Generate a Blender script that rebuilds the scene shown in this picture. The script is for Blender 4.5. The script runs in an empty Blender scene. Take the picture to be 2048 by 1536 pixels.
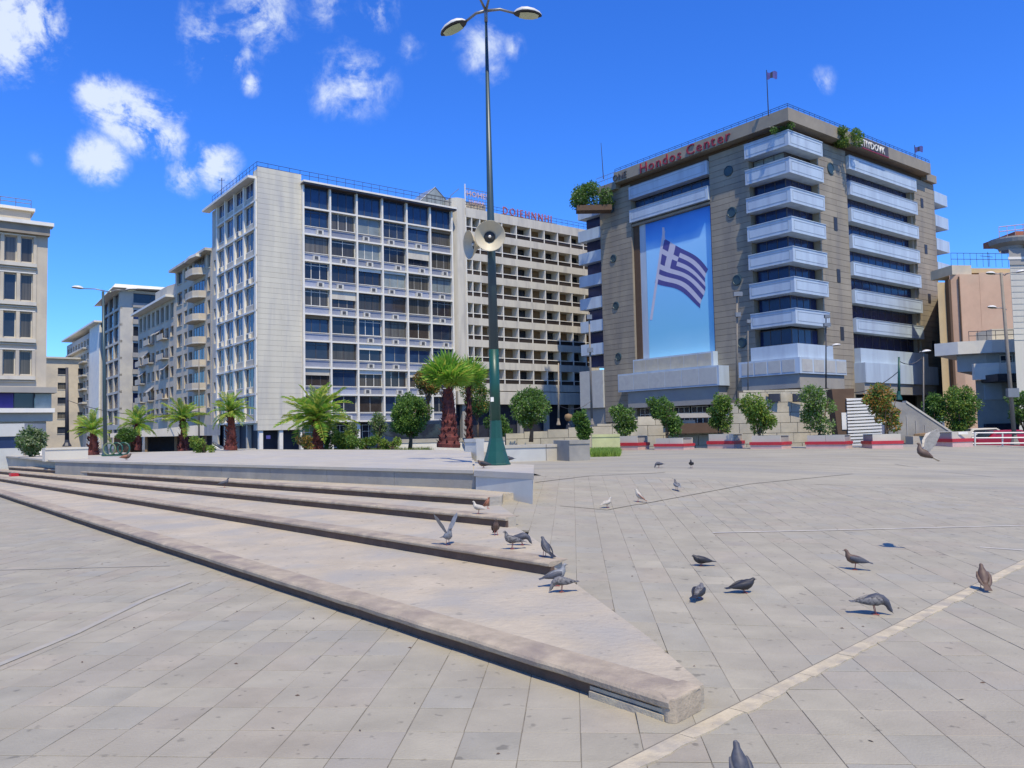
import bpy, math, random
import numpy as np
from mathutils import Vector, Matrix
random.seed(11); RNG=np.random.default_rng(5)
R=math.radians; PI=math.pi
S=bpy.context.scene; COL=S.collection
# ------------------------------------------------------------------ camera
F=1590.0; CX=1024; CY=768; H=1.75
cd=bpy.data.cameras.new('camera'); cam=bpy.data.objects.new('camera',cd); COL.objects.link(cam)
CM=Matrix.Rotation(PI/2+R(3.3),4,'X')@Matrix.Rotation(R(-1.2),4,'Z'); CM.translation=(0,0,H)
cam.matrix_world=CM; cd.sensor_width=36; cd.lens=F/2048*36; cd.clip_end=3000; cd.clip_start=.05
S.camera=cam
# ------------------------------------------------------------------ sky and sun
SUN_AZ=163; SUN_EL=61; SKY=.115; SUN=3.7; EXPO=.38
w=bpy.data.worlds.new('World'); S.world=w; w.use_nodes=True
nt=w.node_tree; N=nt.nodes; L=nt.links; N.clear()
out=N.new('ShaderNodeOutputWorld'); bg=N.new('ShaderNodeBackground'); sky=N.new('ShaderNodeTexSky')
sky.sky_type='NISHITA'; sky.sun_disc=False; sky.sun_elevation=R(SUN_EL); sky.sun_rotation=R(SUN_AZ)
sky.air_density=1.0; sky.dust_density=.15; sky.ozone_density=4.5
bg.inputs[1].default_value=SKY
hsv=N.new('ShaderNodeHueSaturation'); hsv.inputs['Saturation'].default_value=1.22; hsv.inputs['Value'].default_value=1.0; hsv.inputs['Hue'].default_value=.508
L.new(sky.outputs[0],hsv.inputs['Color'])
gm=N.new('ShaderNodeMix'); gm.data_type='RGBA'; gm.blend_type='MULTIPLY'; gm.inputs[0].default_value=1
gm.inputs[7].default_value=(.62,1.04,1.62,1); L.new(hsv.outputs[0],gm.inputs[6])
def mth(op,a,b=None,c=None):
    n=N.new('ShaderNodeMath'); n.operation=op
    for i,v in enumerate((a,b,c)):
        if v is None: continue
        if isinstance(v,(int,float)): n.inputs[i].default_value=v
        else: L.new(v,n.inputs[i])
    return n.outputs[0]
tc=N.new('ShaderNodeTexCoord')
def noise(scale,det,rough,vec,dist=0.0):
    n=N.new('ShaderNodeTexNoise'); n.inputs['Scale'].default_value=scale; n.inputs['Detail'].default_value=det
    n.inputs['Roughness'].default_value=rough; n.inputs['Distortion'].default_value=dist; L.new(vec,n.inputs['Vector']); return n
def ray(px,py): return CM.to_3x3()@Vector(((px-CX)/F,-(py-CY)/F,-1))
clouds=[(5,50,.050,.9),(60,40,.036,.8),(205,200,.026,.8),(275,240,.034,.85),(330,275,.026,.7),(345,228,.020,.5),(200,318,.027,.8),(430,330,.027,.75),(370,352,.022,.55),(240,225,.03,.75),
 (520,30,.04,.5),(420,85,.045,.42),(480,120,.035,.35),(500,168,.013,.6),(710,160,.045,.42),(665,185,.03,.4),(755,22,.026,.45),(650,10,.03,.35),(965,95,.030,.45),(985,140,.022,.32),(1025,95,.016,.35),(1642,165,.017,.38),(820,95,.02,.25),(400,150,.03,.2),(75,315,.012,.2)]
spots=[(ray(a,b).normalized(),r,s) for a,b,r,s in clouds]
for i in range(44):                      # unseen clouds round the rest of the sky, added to whiten the ambient light
    az=random.uniform(50,310); el=random.uniform(12,50)
    v=Vector((math.sin(R(az))*math.cos(R(el)),math.cos(R(az))*math.cos(R(el)),math.sin(R(el))))
    spots.append((v,random.uniform(.03,.09),random.uniform(.3,.8)))
nz=noise(16,8,.62,tc.outputs['Generated'],.6); nz2=noise(60,5,.65,tc.outputs['Generated'],.3)
cov=None
for v,r,s in spots:
    d=N.new('ShaderNodeVectorMath'); d.operation='DISTANCE'; L.new(tc.outputs['Generated'],d.inputs[0]); d.inputs[1].default_value=v
    m=N.new('ShaderNodeMapRange'); m.inputs['From Min'].default_value=0; m.inputs['From Max'].default_value=r*1.5; m.inputs['To Min'].default_value=s; m.inputs['To Max'].default_value=0
    L.new(d.outputs['Value'],m.inputs['Value'])
    cov=m.outputs[0] if cov is None else mth('MAXIMUM',cov,m.outputs[0])
nn=mth('ADD',mth('MULTIPLY',mth('SUBTRACT',nz.outputs[0],.5),3.6),mth('MULTIPLY',mth('SUBTRACT',nz2.outputs[0],.5),1.5))
dens=mth('MULTIPLY',mth('ADD',mth('MULTIPLY',cov,1.0),mth('MULTIPLY',nn,mth('MINIMUM',mth('MULTIPLY',cov,1.6),1.0))),1.15)
mr=N.new('ShaderNodeMapRange'); mr.interpolation_type='SMOOTHSTEP'; mr.inputs['From Min'].default_value=.12; mr.inputs['From Max'].default_value=.95; mr.inputs['To Max'].default_value=.86
L.new(dens,mr.inputs['Value'])
cmix=N.new('ShaderNodeMix'); cmix.data_type='RGBA'; L.new(mr.outputs[0],cmix.inputs[0]); L.new(gm.outputs[2],cmix.inputs[6]); cmix.inputs[7].default_value=(5.6,6.2,7.0,1)
L.new(cmix.outputs[2],bg.inputs[0]); L.new(bg.outputs[0],out.inputs[0])
sd=bpy.data.lights.new('sun','SUN'); sd.energy=SUN; sd.angle=R(.55); sd.color=(1,.905,.72)
so=bpy.data.objects.new('sun',sd); COL.objects.link(so)
sv=Vector((math.sin(R(SUN_AZ))*math.cos(R(SUN_EL)),math.cos(R(SUN_AZ))*math.cos(R(SUN_EL)),math.sin(R(SUN_EL))))
so.rotation_euler=sv.to_track_quat('Z','Y').to_euler(); so.location=sv*200
S.view_settings.view_transform='Standard'; S.view_settings.look='None'; S.view_settings.exposure=EXPO; S.view_settings.gamma=1; S.view_settings.use_curve_mapping=False
S.render.engine='CYCLES'
# ------------------------------------------------------------------ placement helpers
def G(px,py,z=0.0):
    d=ray(px,py); t=(z-H)/d.z; return Vector((d.x*t,d.y*t,z))
def P(px,py,Y):
    d=ray(px,py); t=Y/d.y; return Vector((d.x*t,Y,H+d.z*t))
CA=R(37.6); Bd=Vector((math.cos(CA),math.sin(CA),0)); Ad=Vector((-math.sin(CA),math.cos(CA),0))
def FB(px,py,P0,D):           # where a sight line meets the facade plane through P0 along D: (distance along it, height)
    d=ray(px,py); det=d.x*(-D.y)+D.x*d.y
    s=(P0[0]*(-D.y)+D.x*P0[1])/det; t=(d.x*P0[1]-d.y*P0[0])/det
    return t,H+d.z*s
S0=Vector((.89,4.70,0)); sn=Vector((-.70,.714,0)); ZR=[(-99,0),(0,0),(3.2,.14),(5.8,.29),(7.3,.43),(9.5,.58),(12,.65),(99,.65)]
def zr(x,y):
    s=(x-S0.x)*sn.x+(y-S0.y)*sn.y
    for (a,b),(c,d) in zip(ZR,ZR[1:]):
        if s<=c: return b+(d-b)*(s-a)/(c-a)
    return .65
def Gr(px,py):
    z=.3
    for _ in range(12): p=G(px,py,z); z=zr(p.x,p.y)
    return Vector((p.x,p.y,z))
# ------------------------------------------------------------------ materials
def mat(name,col,rough=.8,var=.12,scale=2.0,bump=0.0,bscale=40,metallic=0,objvar=0.0,stain=None,stainamt=.0,stscale=.6,spec=.5,stretch=None,speck=0.0,spscale=8,trans=0):
    if not trans and max(col)>.08: col=(min(.85,col[0]*1.05),col[1],col[2]*.87)   # warm shift baked into the colours as white balance against blue skylight
    m=bpy.data.materials.new(name); m.use_nodes=True; t=m.node_tree; n=t.nodes; l=t.links
    b=n['Principled BSDF']; b.inputs['Roughness'].default_value=rough; b.inputs['Metallic'].default_value=metallic; b.inputs['Specular IOR Level'].default_value=spec
    geo=n.new('ShaderNodeNewGeometry'); vec=geo.outputs['Position']
    if stretch:
        mp=n.new('ShaderNodeMapping'); mp.inputs['Scale'].default_value=stretch[:3]
        if len(stretch)>3: mp.inputs['Rotation'].default_value=(0,0,stretch[3])
        l.new(vec,mp.inputs['Vector']); vec=mp.outputs[0]
    nz=n.new('ShaderNodeTexNoise'); nz.inputs['Scale'].default_value=scale; nz.inputs['Detail'].default_value=6; nz.inputs['Roughness'].default_value=.65; l.new(vec,nz.inputs['Vector'])
    cr=n.new('ShaderNodeMapRange'); cr.inputs['From Min'].default_value=.3; cr.inputs['From Max'].default_value=.7; cr.inputs['To Min'].default_value=1-var; cr.inputs['To Max'].default_value=1+var
    l.new(nz.outputs[0],cr.inputs['Value']); fac=cr.outputs[0]
    def mm(op,a,bb):
        q=n.new('ShaderNodeMath'); q.operation=op
        for i,v in enumerate((a,bb)):
            if isinstance(v,(int,float)): q.inputs[i].default_value=v
            else: l.new(v,q.inputs[i])
        return q.outputs[0]
    if objvar:
        oi=n.new('ShaderNodeObjectInfo'); o=mm('ADD',mm('MULTIPLY',oi.outputs['Random'],2*objvar),1-objvar); fac=mm('MULTIPLY',fac,o)
    if speck:
        vo=n.new('ShaderNodeTexNoise'); vo.inputs['Scale'].default_value=spscale; vo.inputs['Detail'].default_value=2; l.new(geo.outputs['Position'],vo.inputs['Vector'])
        q=n.new('ShaderNodeMapRange'); q.inputs['From Min'].default_value=.66; q.inputs['From Max'].default_value=.72; q.inputs['To Min'].default_value=1; q.inputs['To Max'].default_value=1-speck; l.new(vo.outputs[0],q.inputs['Value']); fac=mm('MULTIPLY',fac,q.outputs[0])
    mx=n.new('ShaderNodeMix'); mx.data_type='RGBA'; mx.blend_type='MULTIPLY'; mx.inputs[0].default_value=1; mx.inputs[6].default_value=(*col,1)
    cb=n.new('ShaderNodeCombineColor'); [l.new(fac,cb.inputs[i]) for i in range(3)]; l.new(cb.outputs[0],mx.inputs[7]); res=mx.outputs[2]
    if stain:
        n2=n.new('ShaderNodeTexNoise'); n2.inputs['Scale'].default_value=stscale; n2.inputs['Detail'].default_value=5; n2.inputs['Distortion'].default_value=.5; l.new(vec,n2.inputs['Vector'])
        q=n.new('ShaderNodeMapRange'); q.inputs['From Min'].default_value=.45; q.inputs['From Max'].default_value=.68; q.inputs['To Max'].default_value=stainamt; l.new(n2.outputs[0],q.inputs['Value'])
        m2=n.new('ShaderNodeMix'); m2.data_type='RGBA'; l.new(q.outputs[0],m2.inputs[0]); l.new(res,m2.inputs[6]); m2.inputs[7].default_value=(*stain,1); res=m2.outputs[2]
    l.new(res,b.inputs['Base Color'])
    if bump:
        n3=n.new('ShaderNodeTexNoise'); n3.inputs['Scale'].default_value=bscale; n3.inputs['Detail'].default_value=5; l.new(vec,n3.inputs['Vector'])
        bp=n.new('ShaderNodeBump'); bp.inputs['Strength'].default_value=bump; bp.inputs['Distance'].default_value=.02; l.new(n3.outputs[0],bp.inputs['Height']); l.new(bp.outputs[0],b.inputs['Normal'])
    if trans:
        b.inputs['Transmission Weight'].default_value=0
        tb=n.new('ShaderNodeBsdfTranslucent'); l.new(res,tb.inputs[0]); ms=n.new('ShaderNodeMixShader'); ms.inputs[0].default_value=trans
        l.new(b.outputs[0],ms.inputs[1]); l.new(tb.outputs[0],ms.inputs[2]); l.new(ms.outputs[0],n['Material Output'].inputs[0])
    return m
M={}
M['slab']=mat('paving_grey',(.318,.30,.247),.75,.15,1.5,.25,50,objvar=.05,stain=(.30,.265,.205),stainamt=.45,stscale=.55,speck=.35,spscale=9)
M['slab2']=mat('paving_grey_streaked',(.312,.295,.243),.75,.18,1.1,.2,40,stain=(.245,.235,.20),stainamt=.6,stscale=.35,speck=.3,spscale=9,stretch=(.35,1.5,1,.3))
M['slab_b']=mat('paving_pinkish',(.318,.292,.242),.75,.15,1.8,.25,50,objvar=.04,stain=(.285,.268,.22),stainamt=.6,stscale=.9,speck=.4,spscale=11)
M['slab_c']=mat('paving_cool_grey',(.298,.286,.243),.75,.15,1.8,.25,50,objvar=.04,stain=(.32,.30,.245),stainamt=.5,stscale=.8,speck=.4,spscale=7)
M['joint']=mat('paving_joint',(.17,.158,.135),.95,.3,8)
M['asph']=mat('asphalt',(.075,.075,.08),.9,.2,1,.2)
M['strip']=mat('cream_stone_strip',(.46,.41,.31),.8,.2,6,.3,60,stain=(.3,.27,.22),stainamt=.7,stscale=5)
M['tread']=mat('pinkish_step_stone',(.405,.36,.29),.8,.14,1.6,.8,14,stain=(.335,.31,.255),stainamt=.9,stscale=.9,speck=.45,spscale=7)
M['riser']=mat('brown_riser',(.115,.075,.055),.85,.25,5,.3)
M['nosing']=mat('step_nosing',(.355,.305,.24),.75,.2,6,.35,40,stain=(.22,.175,.14),stainamt=.8,stscale=2.2)
M['conc']=mat('grey_concrete',(.27,.265,.25),.85,.16,1.6,.2,20,stain=(.18,.18,.18),stainamt=.5,stscale=1.2)
M['concl']=mat('pale_marble',(.41,.39,.345),.7,.12,1.2,.15,20,stain=(.36,.35,.33),stainamt=.6,stscale=.8)
M['blue_wall']=mat('pale_blue_grey_paint',(.46,.48,.49),.7,.08,1,stain=(.36,.35,.33),stainamt=.5,stscale=1)
M['cream_stone']=mat('cream_block',(.47,.43,.34),.85,.14,1.5,.3,15,objvar=.10,stain=(.3,.28,.22),stainamt=.6,stscale=.8)
M['jointd']=mat('dark_mortar',(.10,.09,.08),.95)
M['tower']=mat('pale_tower_cladding',(.58,.56,.49),.75,.05,1,.05,10,objvar=.03,stain=(.44,.42,.37),stainamt=.7,stscale=.8,stretch=(1,1,.12))
M['white']=mat('white_paint',(.74,.725,.68),.6,.06,1,stain=(.55,.55,.54),stainamt=.4,stscale=.7)
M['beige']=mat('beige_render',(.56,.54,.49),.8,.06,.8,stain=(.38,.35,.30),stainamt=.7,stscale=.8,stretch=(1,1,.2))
M['beige2']=mat('cream_render',(.54,.48,.385),.8,.08,.8,stain=(.37,.33,.27),stainamt=.6,stscale=.3)
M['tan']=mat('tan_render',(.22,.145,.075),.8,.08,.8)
M['lgrey']=mat('light_grey_render',(.50,.48,.43),.8,.08,.8,stain=(.36,.345,.31),stainamt=.6,stscale=.3)
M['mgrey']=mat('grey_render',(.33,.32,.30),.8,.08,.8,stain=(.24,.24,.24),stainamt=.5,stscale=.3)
M['hbrown']=mat('brown_stone_panel',(.295,.262,.212),.75,.10,.7,.1,12,objvar=.08,stain=(.205,.18,.145),stainamt=.75,stscale=.5,stretch=(1,1,.2))
M['fascia']=mat('brown_fascia',(.28,.25,.205),.75,.08,1,stain=(.22,.19,.15),stainamt=.6,stscale=.5)
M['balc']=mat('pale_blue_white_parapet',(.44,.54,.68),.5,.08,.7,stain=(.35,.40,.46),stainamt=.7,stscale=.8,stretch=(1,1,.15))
M['bgroove']=mat('parapet_groove',(.30,.36,.44),.7)
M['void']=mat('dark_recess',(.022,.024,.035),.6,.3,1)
def glass(name,col,rough=.06,spec=.5,metal=0.0,objvar=.3): 
    return mat(name,col,rough,.25,.8,objvar=objvar,spec=spec,metallic=metal)
M['gdark']=glass('dark_window_glass',(.025,.03,.04))
M['gblue']=glass('blue_tinted_glass',(.02,.042,.10),.12,.5,.03)
M['gnavy']=glass('navy_glass',(.012,.022,.07),.15,.4,0)
M['gpale']=glass('glass_over_curtains',(.20,.235,.25),.15,.45)
M['gcurt']=mat('curtained_glass',(.085,.08,.07),.2,.5,1,objvar=.5,stretch=(6,6,.1),spec=.45)
M['gbrown']=glass('brown_shaded_glass',(.045,.035,.028))
M['span']=mat('blue_grey_spandrel',(.24,.27,.37),.5,.1,2,objvar=.25)
M['ac']=mat('ac_casing',(.6,.6,.58),.5,.05,3)
M['grille']=mat('ac_grille',(.08,.08,.08),.6)
M['metal']=mat('grey_metal',(.22,.23,.25),.45,.1,3,metallic=.5)
M['dmetal']=mat('dark_metal',(.03,.03,.035),.5,.1,3)
M['wmetal']=mat('white_metal',(.62,.62,.62),.4,.05,3)
M['green']=mat('green_painted_steel',(.01,.068,.044),.4,.15,5,bump=.1)
M['gteal']=mat('dark_teal_steel',(.035,.065,.07),.4,.12,3)
M['postgrey']=mat('weathered_post',(.20,.18,.155),.7,.15,4)
M['horn']=mat('horn_enamel',(.50,.46,.36),.45,.08,4)
M['hornd']=mat('horn_throat',(.03,.03,.028),.6)
M['lens']=mat('lamp_lens',(.42,.50,.40),.1,.1,4,spec=.9)
M['red']=mat('red_paint',(.42,.022,.035),.5,.12,3)
M['redsign']=mat('dark_red_sign',(.26,.02,.035),.5,.1,2)
M['pinkr']=mat('faded_red_sign',(.33,.10,.12),.7,.1,2); M['signw']=mat('white_sign_letter',(.72,.72,.70),.5)
M['signd']=mat('dark_sign_backing',(.07,.06,.06),.6)
M['pinkw']=mat('faded_pink_paint',(.55,.38,.37),.7,.1,3)
M['brick']=mat('salmon_render',(.54,.36,.26),.85,.08,.6,.2,8,stain=(.55,.41,.27),stainamt=.6,stscale=.2)
M['brick2']=mat('sandy_render',(.52,.40,.23),.85,.08,.6,stain=(.4,.3,.18),stainamt=.5,stscale=.3)
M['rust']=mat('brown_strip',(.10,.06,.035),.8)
M['purple']=mat('violet_shop_blind',(.045,.03,.23),.5,.1,1)
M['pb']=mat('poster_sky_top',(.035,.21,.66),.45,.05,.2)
M['flagb']=mat('flag_blue',(.085,.08,.30),.5,.1,.8); M['flagw']=mat('flag_white',(.60,.58,.72),.5,.06,.8)
M['bark']=mat('brown_bark',(.12,.085,.055),.9,.3,6,.6,30)
M['pbark']=mat('red_brown_palm_trunk',(.13,.03,.022),.85,.4,7,.8,20,stain=(.05,.015,.012),stainamt=.7,stscale=5)
M['pole_w']=mat('pale_wood',(.30,.25,.18),.8)
def leafm(name,col,tr=.4): return mat(name,col,.5,.3,4,trans=tr,spec=.4)
M['l1']=leafm('leaf_mid_green',(.14,.25,.04)); M['l2']=leafm('leaf_dark_green',(.07,.15,.03)); M['l3']=leafm('leaf_yellow_green',(.27,.34,.05)); M['l4']=leafm('leaf_orange_brown',(.40,.22,.05))
M['l5']=leafm('leaf_grey_green',(.24,.30,.15)); M['p1']=leafm('palm_green',(.22,.42,.045)); M['p2']=leafm('palm_yellow_green',(.46,.50,.08)); M['grass']=leafm('grass_green',(.24,.36,.06))
M['soil']=mat('soil',(.06,.045,.03),.95,.3,10,.5)
M['pg1']=mat('pigeon_slate',(.06,.063,.075),.6,.35,35); M['pg2']=mat('pigeon_dark',(.022,.022,.026),.55,.3,25); M['pg3']=mat('pigeon_light_grey',(.20,.215,.245),.6,.3,30)
M['pg4']=mat('pigeon_brown',(.10,.065,.05),.6,.3,25); M['pg5']=mat('pigeon_white',(.42,.40,.37),.6,.25,25); M['pg6']=mat('pigeon_rusty',(.28,.12,.07),.6,.2,25)
M['pleg']=mat('pigeon_leg',(.30,.07,.06),.6); M['pbeak']=mat('beak',(.08,.07,.07),.4)
def speckm(nm,a,b):
    m=mat(nm,a,.6,.1,30,stain=b,stainamt=1,stscale=45); return m
M['pg7']=speckm('pigeon_checkered',(.16,.16,.17),(.02,.02,.025))
M['cwhite']=mat('car_white',(.6,.62,.64),.25,.03,1,spec=.6); M['cdark']=mat('vehicle_dark_blue',(.02,.03,.05),.3,.1,1,spec=.6); M['cred']=mat('car_red',(.30,.01,.03),.3,.05,1)
M['tyre']=mat('tyre',(.02,.02,.02),.8)
M['terr']=mat('terracotta',(.35,.13,.08),.8)
M['lime']=mat('lime_wall',(.42,.45,.24),.85,.15,2)
# poster: printed sky runs from deep to pale blue down the sheet
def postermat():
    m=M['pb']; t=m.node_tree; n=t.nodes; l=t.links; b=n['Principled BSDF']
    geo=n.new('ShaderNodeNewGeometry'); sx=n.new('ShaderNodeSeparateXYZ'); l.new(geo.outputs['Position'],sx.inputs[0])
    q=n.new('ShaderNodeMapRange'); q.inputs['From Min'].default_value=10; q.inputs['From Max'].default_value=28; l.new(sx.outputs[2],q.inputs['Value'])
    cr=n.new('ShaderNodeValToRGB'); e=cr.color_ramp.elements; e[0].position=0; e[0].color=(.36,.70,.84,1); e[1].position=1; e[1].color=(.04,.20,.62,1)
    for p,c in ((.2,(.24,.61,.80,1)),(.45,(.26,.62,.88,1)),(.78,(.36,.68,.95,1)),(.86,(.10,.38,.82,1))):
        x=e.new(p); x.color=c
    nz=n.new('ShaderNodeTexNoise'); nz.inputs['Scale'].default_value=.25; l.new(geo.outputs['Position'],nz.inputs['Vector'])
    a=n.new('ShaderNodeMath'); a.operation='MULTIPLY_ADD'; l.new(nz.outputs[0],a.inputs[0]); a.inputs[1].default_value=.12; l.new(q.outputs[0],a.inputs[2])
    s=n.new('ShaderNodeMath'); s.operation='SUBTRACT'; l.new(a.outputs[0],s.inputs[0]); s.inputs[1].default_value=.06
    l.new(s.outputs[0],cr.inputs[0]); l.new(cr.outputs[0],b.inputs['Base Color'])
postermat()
# ------------------------------------------------------------------ mesh builder
class MB:
    def __init__(s): s.v=[]; s.f=[]; s.m=[]
    def add(s,vs,fs,mi=0):
        o=len(s.v); s.v+= [tuple(v) for v in vs]; s.f+=[tuple(i+o for i in f) for f in fs]; s.m+=[mi]*len(fs); return s
    def box(s,x0,x1,y0,y1,z0,z1,mi=0):
        if x0>x1:x0,x1=x1,x0
        if y0>y1:y0,y1=y1,y0
        if z0>z1:z0,z1=z1,z0
        return s.add([(x0,y0,z0),(x1,y0,z0),(x1,y1,z0),(x0,y1,z0),(x0,y0,z1),(x1,y0,z1),(x1,y1,z1),(x0,y1,z1)],[(0,3,2,1),(4,5,6,7),(0,1,5,4),(1,2,6,5),(2,3,7,6),(3,0,4,7)],mi)
    def fbox(s,fc,u0,u1,z0,z1,v0,v1,mi=0):       # facade box: u along the face, v outwards
        return s.box(u0,u1,-v1,-v0,z0,z1,mi) if fc=='B' else s.box(-v1,-v0,u0,u1,z0,z1,mi)
    def prism(s,poly,z0,z1,mi=0):
        n=len(poly); a=sum(poly[i][0]*poly[(i+1)%n][1]-poly[(i+1)%n][0]*poly[i][1] for i in range(n))
        if a<0: poly=poly[::-1]
        zz0=z0 if isinstance(z0,(list,tuple)) else [z0]*n; zz1=z1 if isinstance(z1,(list,tuple)) else [z1]*n
        vs=[(p[0],p[1],zz0[i]) for i,p in enumerate(poly)]+[(p[0],p[1],zz1[i]) for i,p in enumerate(poly)]
        return s.add(vs,[tuple(range(n))[::-1],tuple(range(n,2*n))]+[(i,(i+1)%n,n+(i+1)%n,n+i) for i in range(n)],mi)
    def tube(s,path,rad,n=8,mi=0,caps=True,flat=1):
        path=[Vector(p) for p in path]
        if not isinstance(rad,(list,tuple)): rad=[rad]*len(path)
        o=len(s.v); up=None
        for i,p in enumerate(path):
            t=(path[min(i+1,len(path)-1)]-path[max(i-1,0)]).normalized()
            if up is None: up=Vector((0,0,1)) if abs(t.z)<.9 else Vector((1,0,0))
            a=t.cross(up).normalized(); b=a.cross(t).normalized(); up=b
            for k in range(n):
                q=2*PI*k/n; s.v.append(tuple(p+a*math.cos(q)*rad[i]+b*math.sin(q)*rad[i]*flat))
        for i in range(len(path)-1):
            for k in range(n):
                s.f.append((o+i*n+k,o+i*n+(k+1)%n,o+(i+1)*n+(k+1)%n,o+(i+1)*n+k)); s.m.append(mi)
        if caps:
            s.f.append(tuple(o+k for k in range(n))[::-1]); s.m.append(mi); e=o+(len(path)-1)*n; s.f.append(tuple(e+k for k in range(n))); s.m.append(mi)
        return s
    def lathe(s,prof,n=16,mi=0,axis=None,org=(0,0,0)):
        o=len(s.v); ax=(Vector(axis).normalized() if axis else Vector((0,0,1))); q=Vector((0,0,1)).rotation_difference(ax); org=Vector(org)
        for r,z in prof:
            for k in range(n):
                a=2*PI*k/n; s.v.append(tuple(org+q@Vector((r*math.cos(a),r*math.sin(a),z))))
        for i in range(len(prof)-1):
            for k in range(n): s.f.append((o+i*n+k,o+i*n+(k+1)%n,o+(i+1)*n+(k+1)%n,o+(i+1)*n+k)); s.m.append(mi)
        return s
    def quad(s,a,b,c,d,mi=0): return s.add([a,b,c,d],[(0,1,2,3)],mi)
    def mesh(s,name,mats,smooth=False):
        me=bpy.data.meshes.new(name); me.from_pydata(s.v,[],s.f)
        for m in (mats if isinstance(mats,(list,tuple)) else [mats]): me.materials.append(M[m] if isinstance(m,str) else m)
        me.polygons.foreach_set('material_index',s.m)
        if smooth: me.polygons.foreach_set('use_smooth',[True]*len(s.f))
        me.update(); return me
    def build(s,name,mats,parent=None,loc=None,smooth=False,rz=0):
        return link(name,s.mesh(name,mats,smooth),parent,loc,rz)
def link(name,me,parent=None,loc=None,rz=0,rot=None,sc=None):
    o=bpy.data.objects.new(name,me); COL.objects.link(o)
    if parent: o.parent=parent
    if loc is not None: o.location=loc
    if rz: o.rotation_euler=(0,0,rz)
    if rot: o.rotation_euler=rot
    if sc: o.scale=(sc,)*3 if isinstance(sc,(int,float)) else sc
    return o
def tag(o,label=None,cat=None,group=None,kind=None):
    if label:o['label']=label
    if cat:o['category']=cat
    if group:o['group']=group
    if kind:o['kind']=kind
    return o
def thing(name,label,cat,loc=(0,0,0),rz=0,group=None):
    o=bpy.data.objects.new(name,None); COL.objects.link(o); o.location=loc; o.rotation_euler=(0,0,rz); o.empty_display_size=.2
    return tag(o,label,cat,group)
def copy_tree(o,parent=None):
    c=o.copy(); COL.objects.link(c)
    if parent: c.parent=parent
    for ch in KIDS.get(o.name,[]) if o.name in KIDS else [x for x in o.children]: copy_tree(ch,c)
    return c
KIDS={}
# ------------------------------------------------------------------ ground
tag(MB().add([(-900,-300,-.3),(900,-300,-.3),(900,1200,-.3),(-900,1200,-.3)],[(0,1,2,3)]).build('ground','asph'),kind='structure')
E=[G(1340,1450,0),G(1100,1152,.15),G(1012,1055,.30),G(975,1012,.45)]
LL=[G(0,995,0),G(10,965,.15),G(26,951,.30),G(59,943,.45)]
for k in range(4): LL[k]=LL[k]+(LL[k]-E[k])*.12
Ex=[(1.15,5.03),(.48,8.85),(-.02,12.05),(-.33,13.95),(-.2,15.0)]
def lowerleft(x,y):       # on the low side of the first step's front edge
    a=E[0]; b=LL[0]; return (b.x-a.x)*(y-a.y)-(b.y-a.y)*(x-a.x)>0
def xedge(y):
    if y<=Ex[0][1]: return Ex[0][0]+(y-5.03)*.8
    for (a,b),(c,d) in zip(Ex,Ex[1:]):
        if y<=d: return a+(c-a)*(y-b)/(d-b)
    return -.2
SLAB_END=19.6
def hgt(x,y): return 0.0 if lowerleft(x,y) else zr(x,y)
# bed under the paving: a sheet just below the slab tops, full height beyond them
def sheet(name,m,x0,x1,y0,y1,st,fn,keep):
    mb=MB(); nx=int((x1-x0)/st); ny=int((y1-y0)/st); idx={}
    for j in range(ny+1):
        for i in range(nx+1):
            x=x0+i*st; y=y0+j*st; idx[i,j]=len(mb.v); mb.v.append((x,y,fn(x,y)))
    for j in range(ny):
        for i in range(nx):
            if keep(x0+(i+.5)*st,y0+(j+.5)*st): mb.f.append((idx[i,j],idx[i+1,j],idx[i+1,j+1],idx[i,j+1])); mb.m.append(0)
    return mb.build(name,m)
ga=R(-4.3); gu=Vector((math.cos(ga),math.sin(ga),0)); gv=Vector((-math.sin(ga),math.cos(ga),0)); SW=.338; SD=.392; NU=46; NV=int(SLAB_END/SD)
def uv2(u,v): p=gu*u+gv*v; return p.x,p.y
bed=tag(MB().prism([uv2(-16,-2),uv2(16,-2),uv2(16,NV*SD),uv2(-16,NV*SD)],-.05,-.0038).build('paving_bed','joint'),kind='structure')
rb=sheet('sloping_paving_bed','joint',-1.2,17,4.4,20.0,.4,lambda x,y: zr(x,y)-(.0038 if x>xedge(y)-.02 or y<5.1 else .25),lambda x,y: x>xedge(y)-.9 and not lowerleft(x-.3,y) and (x-S0.x)*sn.x+(y-S0.y)*sn.y>-.3 and (-math.sin(ga)*x+math.cos(ga)*y)<NV*SD-.3); tag(rb,kind='structure')
# far upper plaza and far lower plaza
PB=uv2(-20,NV*SD); 
mb=MB()
rows=[NV*SD-.02,21.2,22.8,24.4,26,28,30,32.5,35,37.5,40.5]
us=[-.6,1,2.5,4,5.5,7,9,11,13,15,18,21,25,30,36,44]
grid=[[ (lambda q:(q[0],q[1],zr(*q)))(uv2(u+ (-4.5*min(1,(v-19)/14) if u<0 else 0),v)) for u in us] for v in rows]
for j in range(len(rows)-1):
    for i in range(len(us)-1):
        a,b,c,d=grid[j][i],grid[j][i+1],grid[j+1][i+1],grid[j+1][i]; mb.quad(a,b,c,d)
tag(mb.build('plaza_pavement','slab2',smooth=True),kind='structure')
tag(MB().prism([(18,-6),(70,-6),(70,30),(44,40),(25,28)],-.3,-.004).build('side_pavement','slab2'),kind='structure')
tag(MB().prism([uv2(-13.5,NV*SD),uv2(-40,NV*SD),uv2(-48,50),uv2(-28,50)],-.3,-.001).build('lower_pavement','slab2'),kind='structure')
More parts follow.
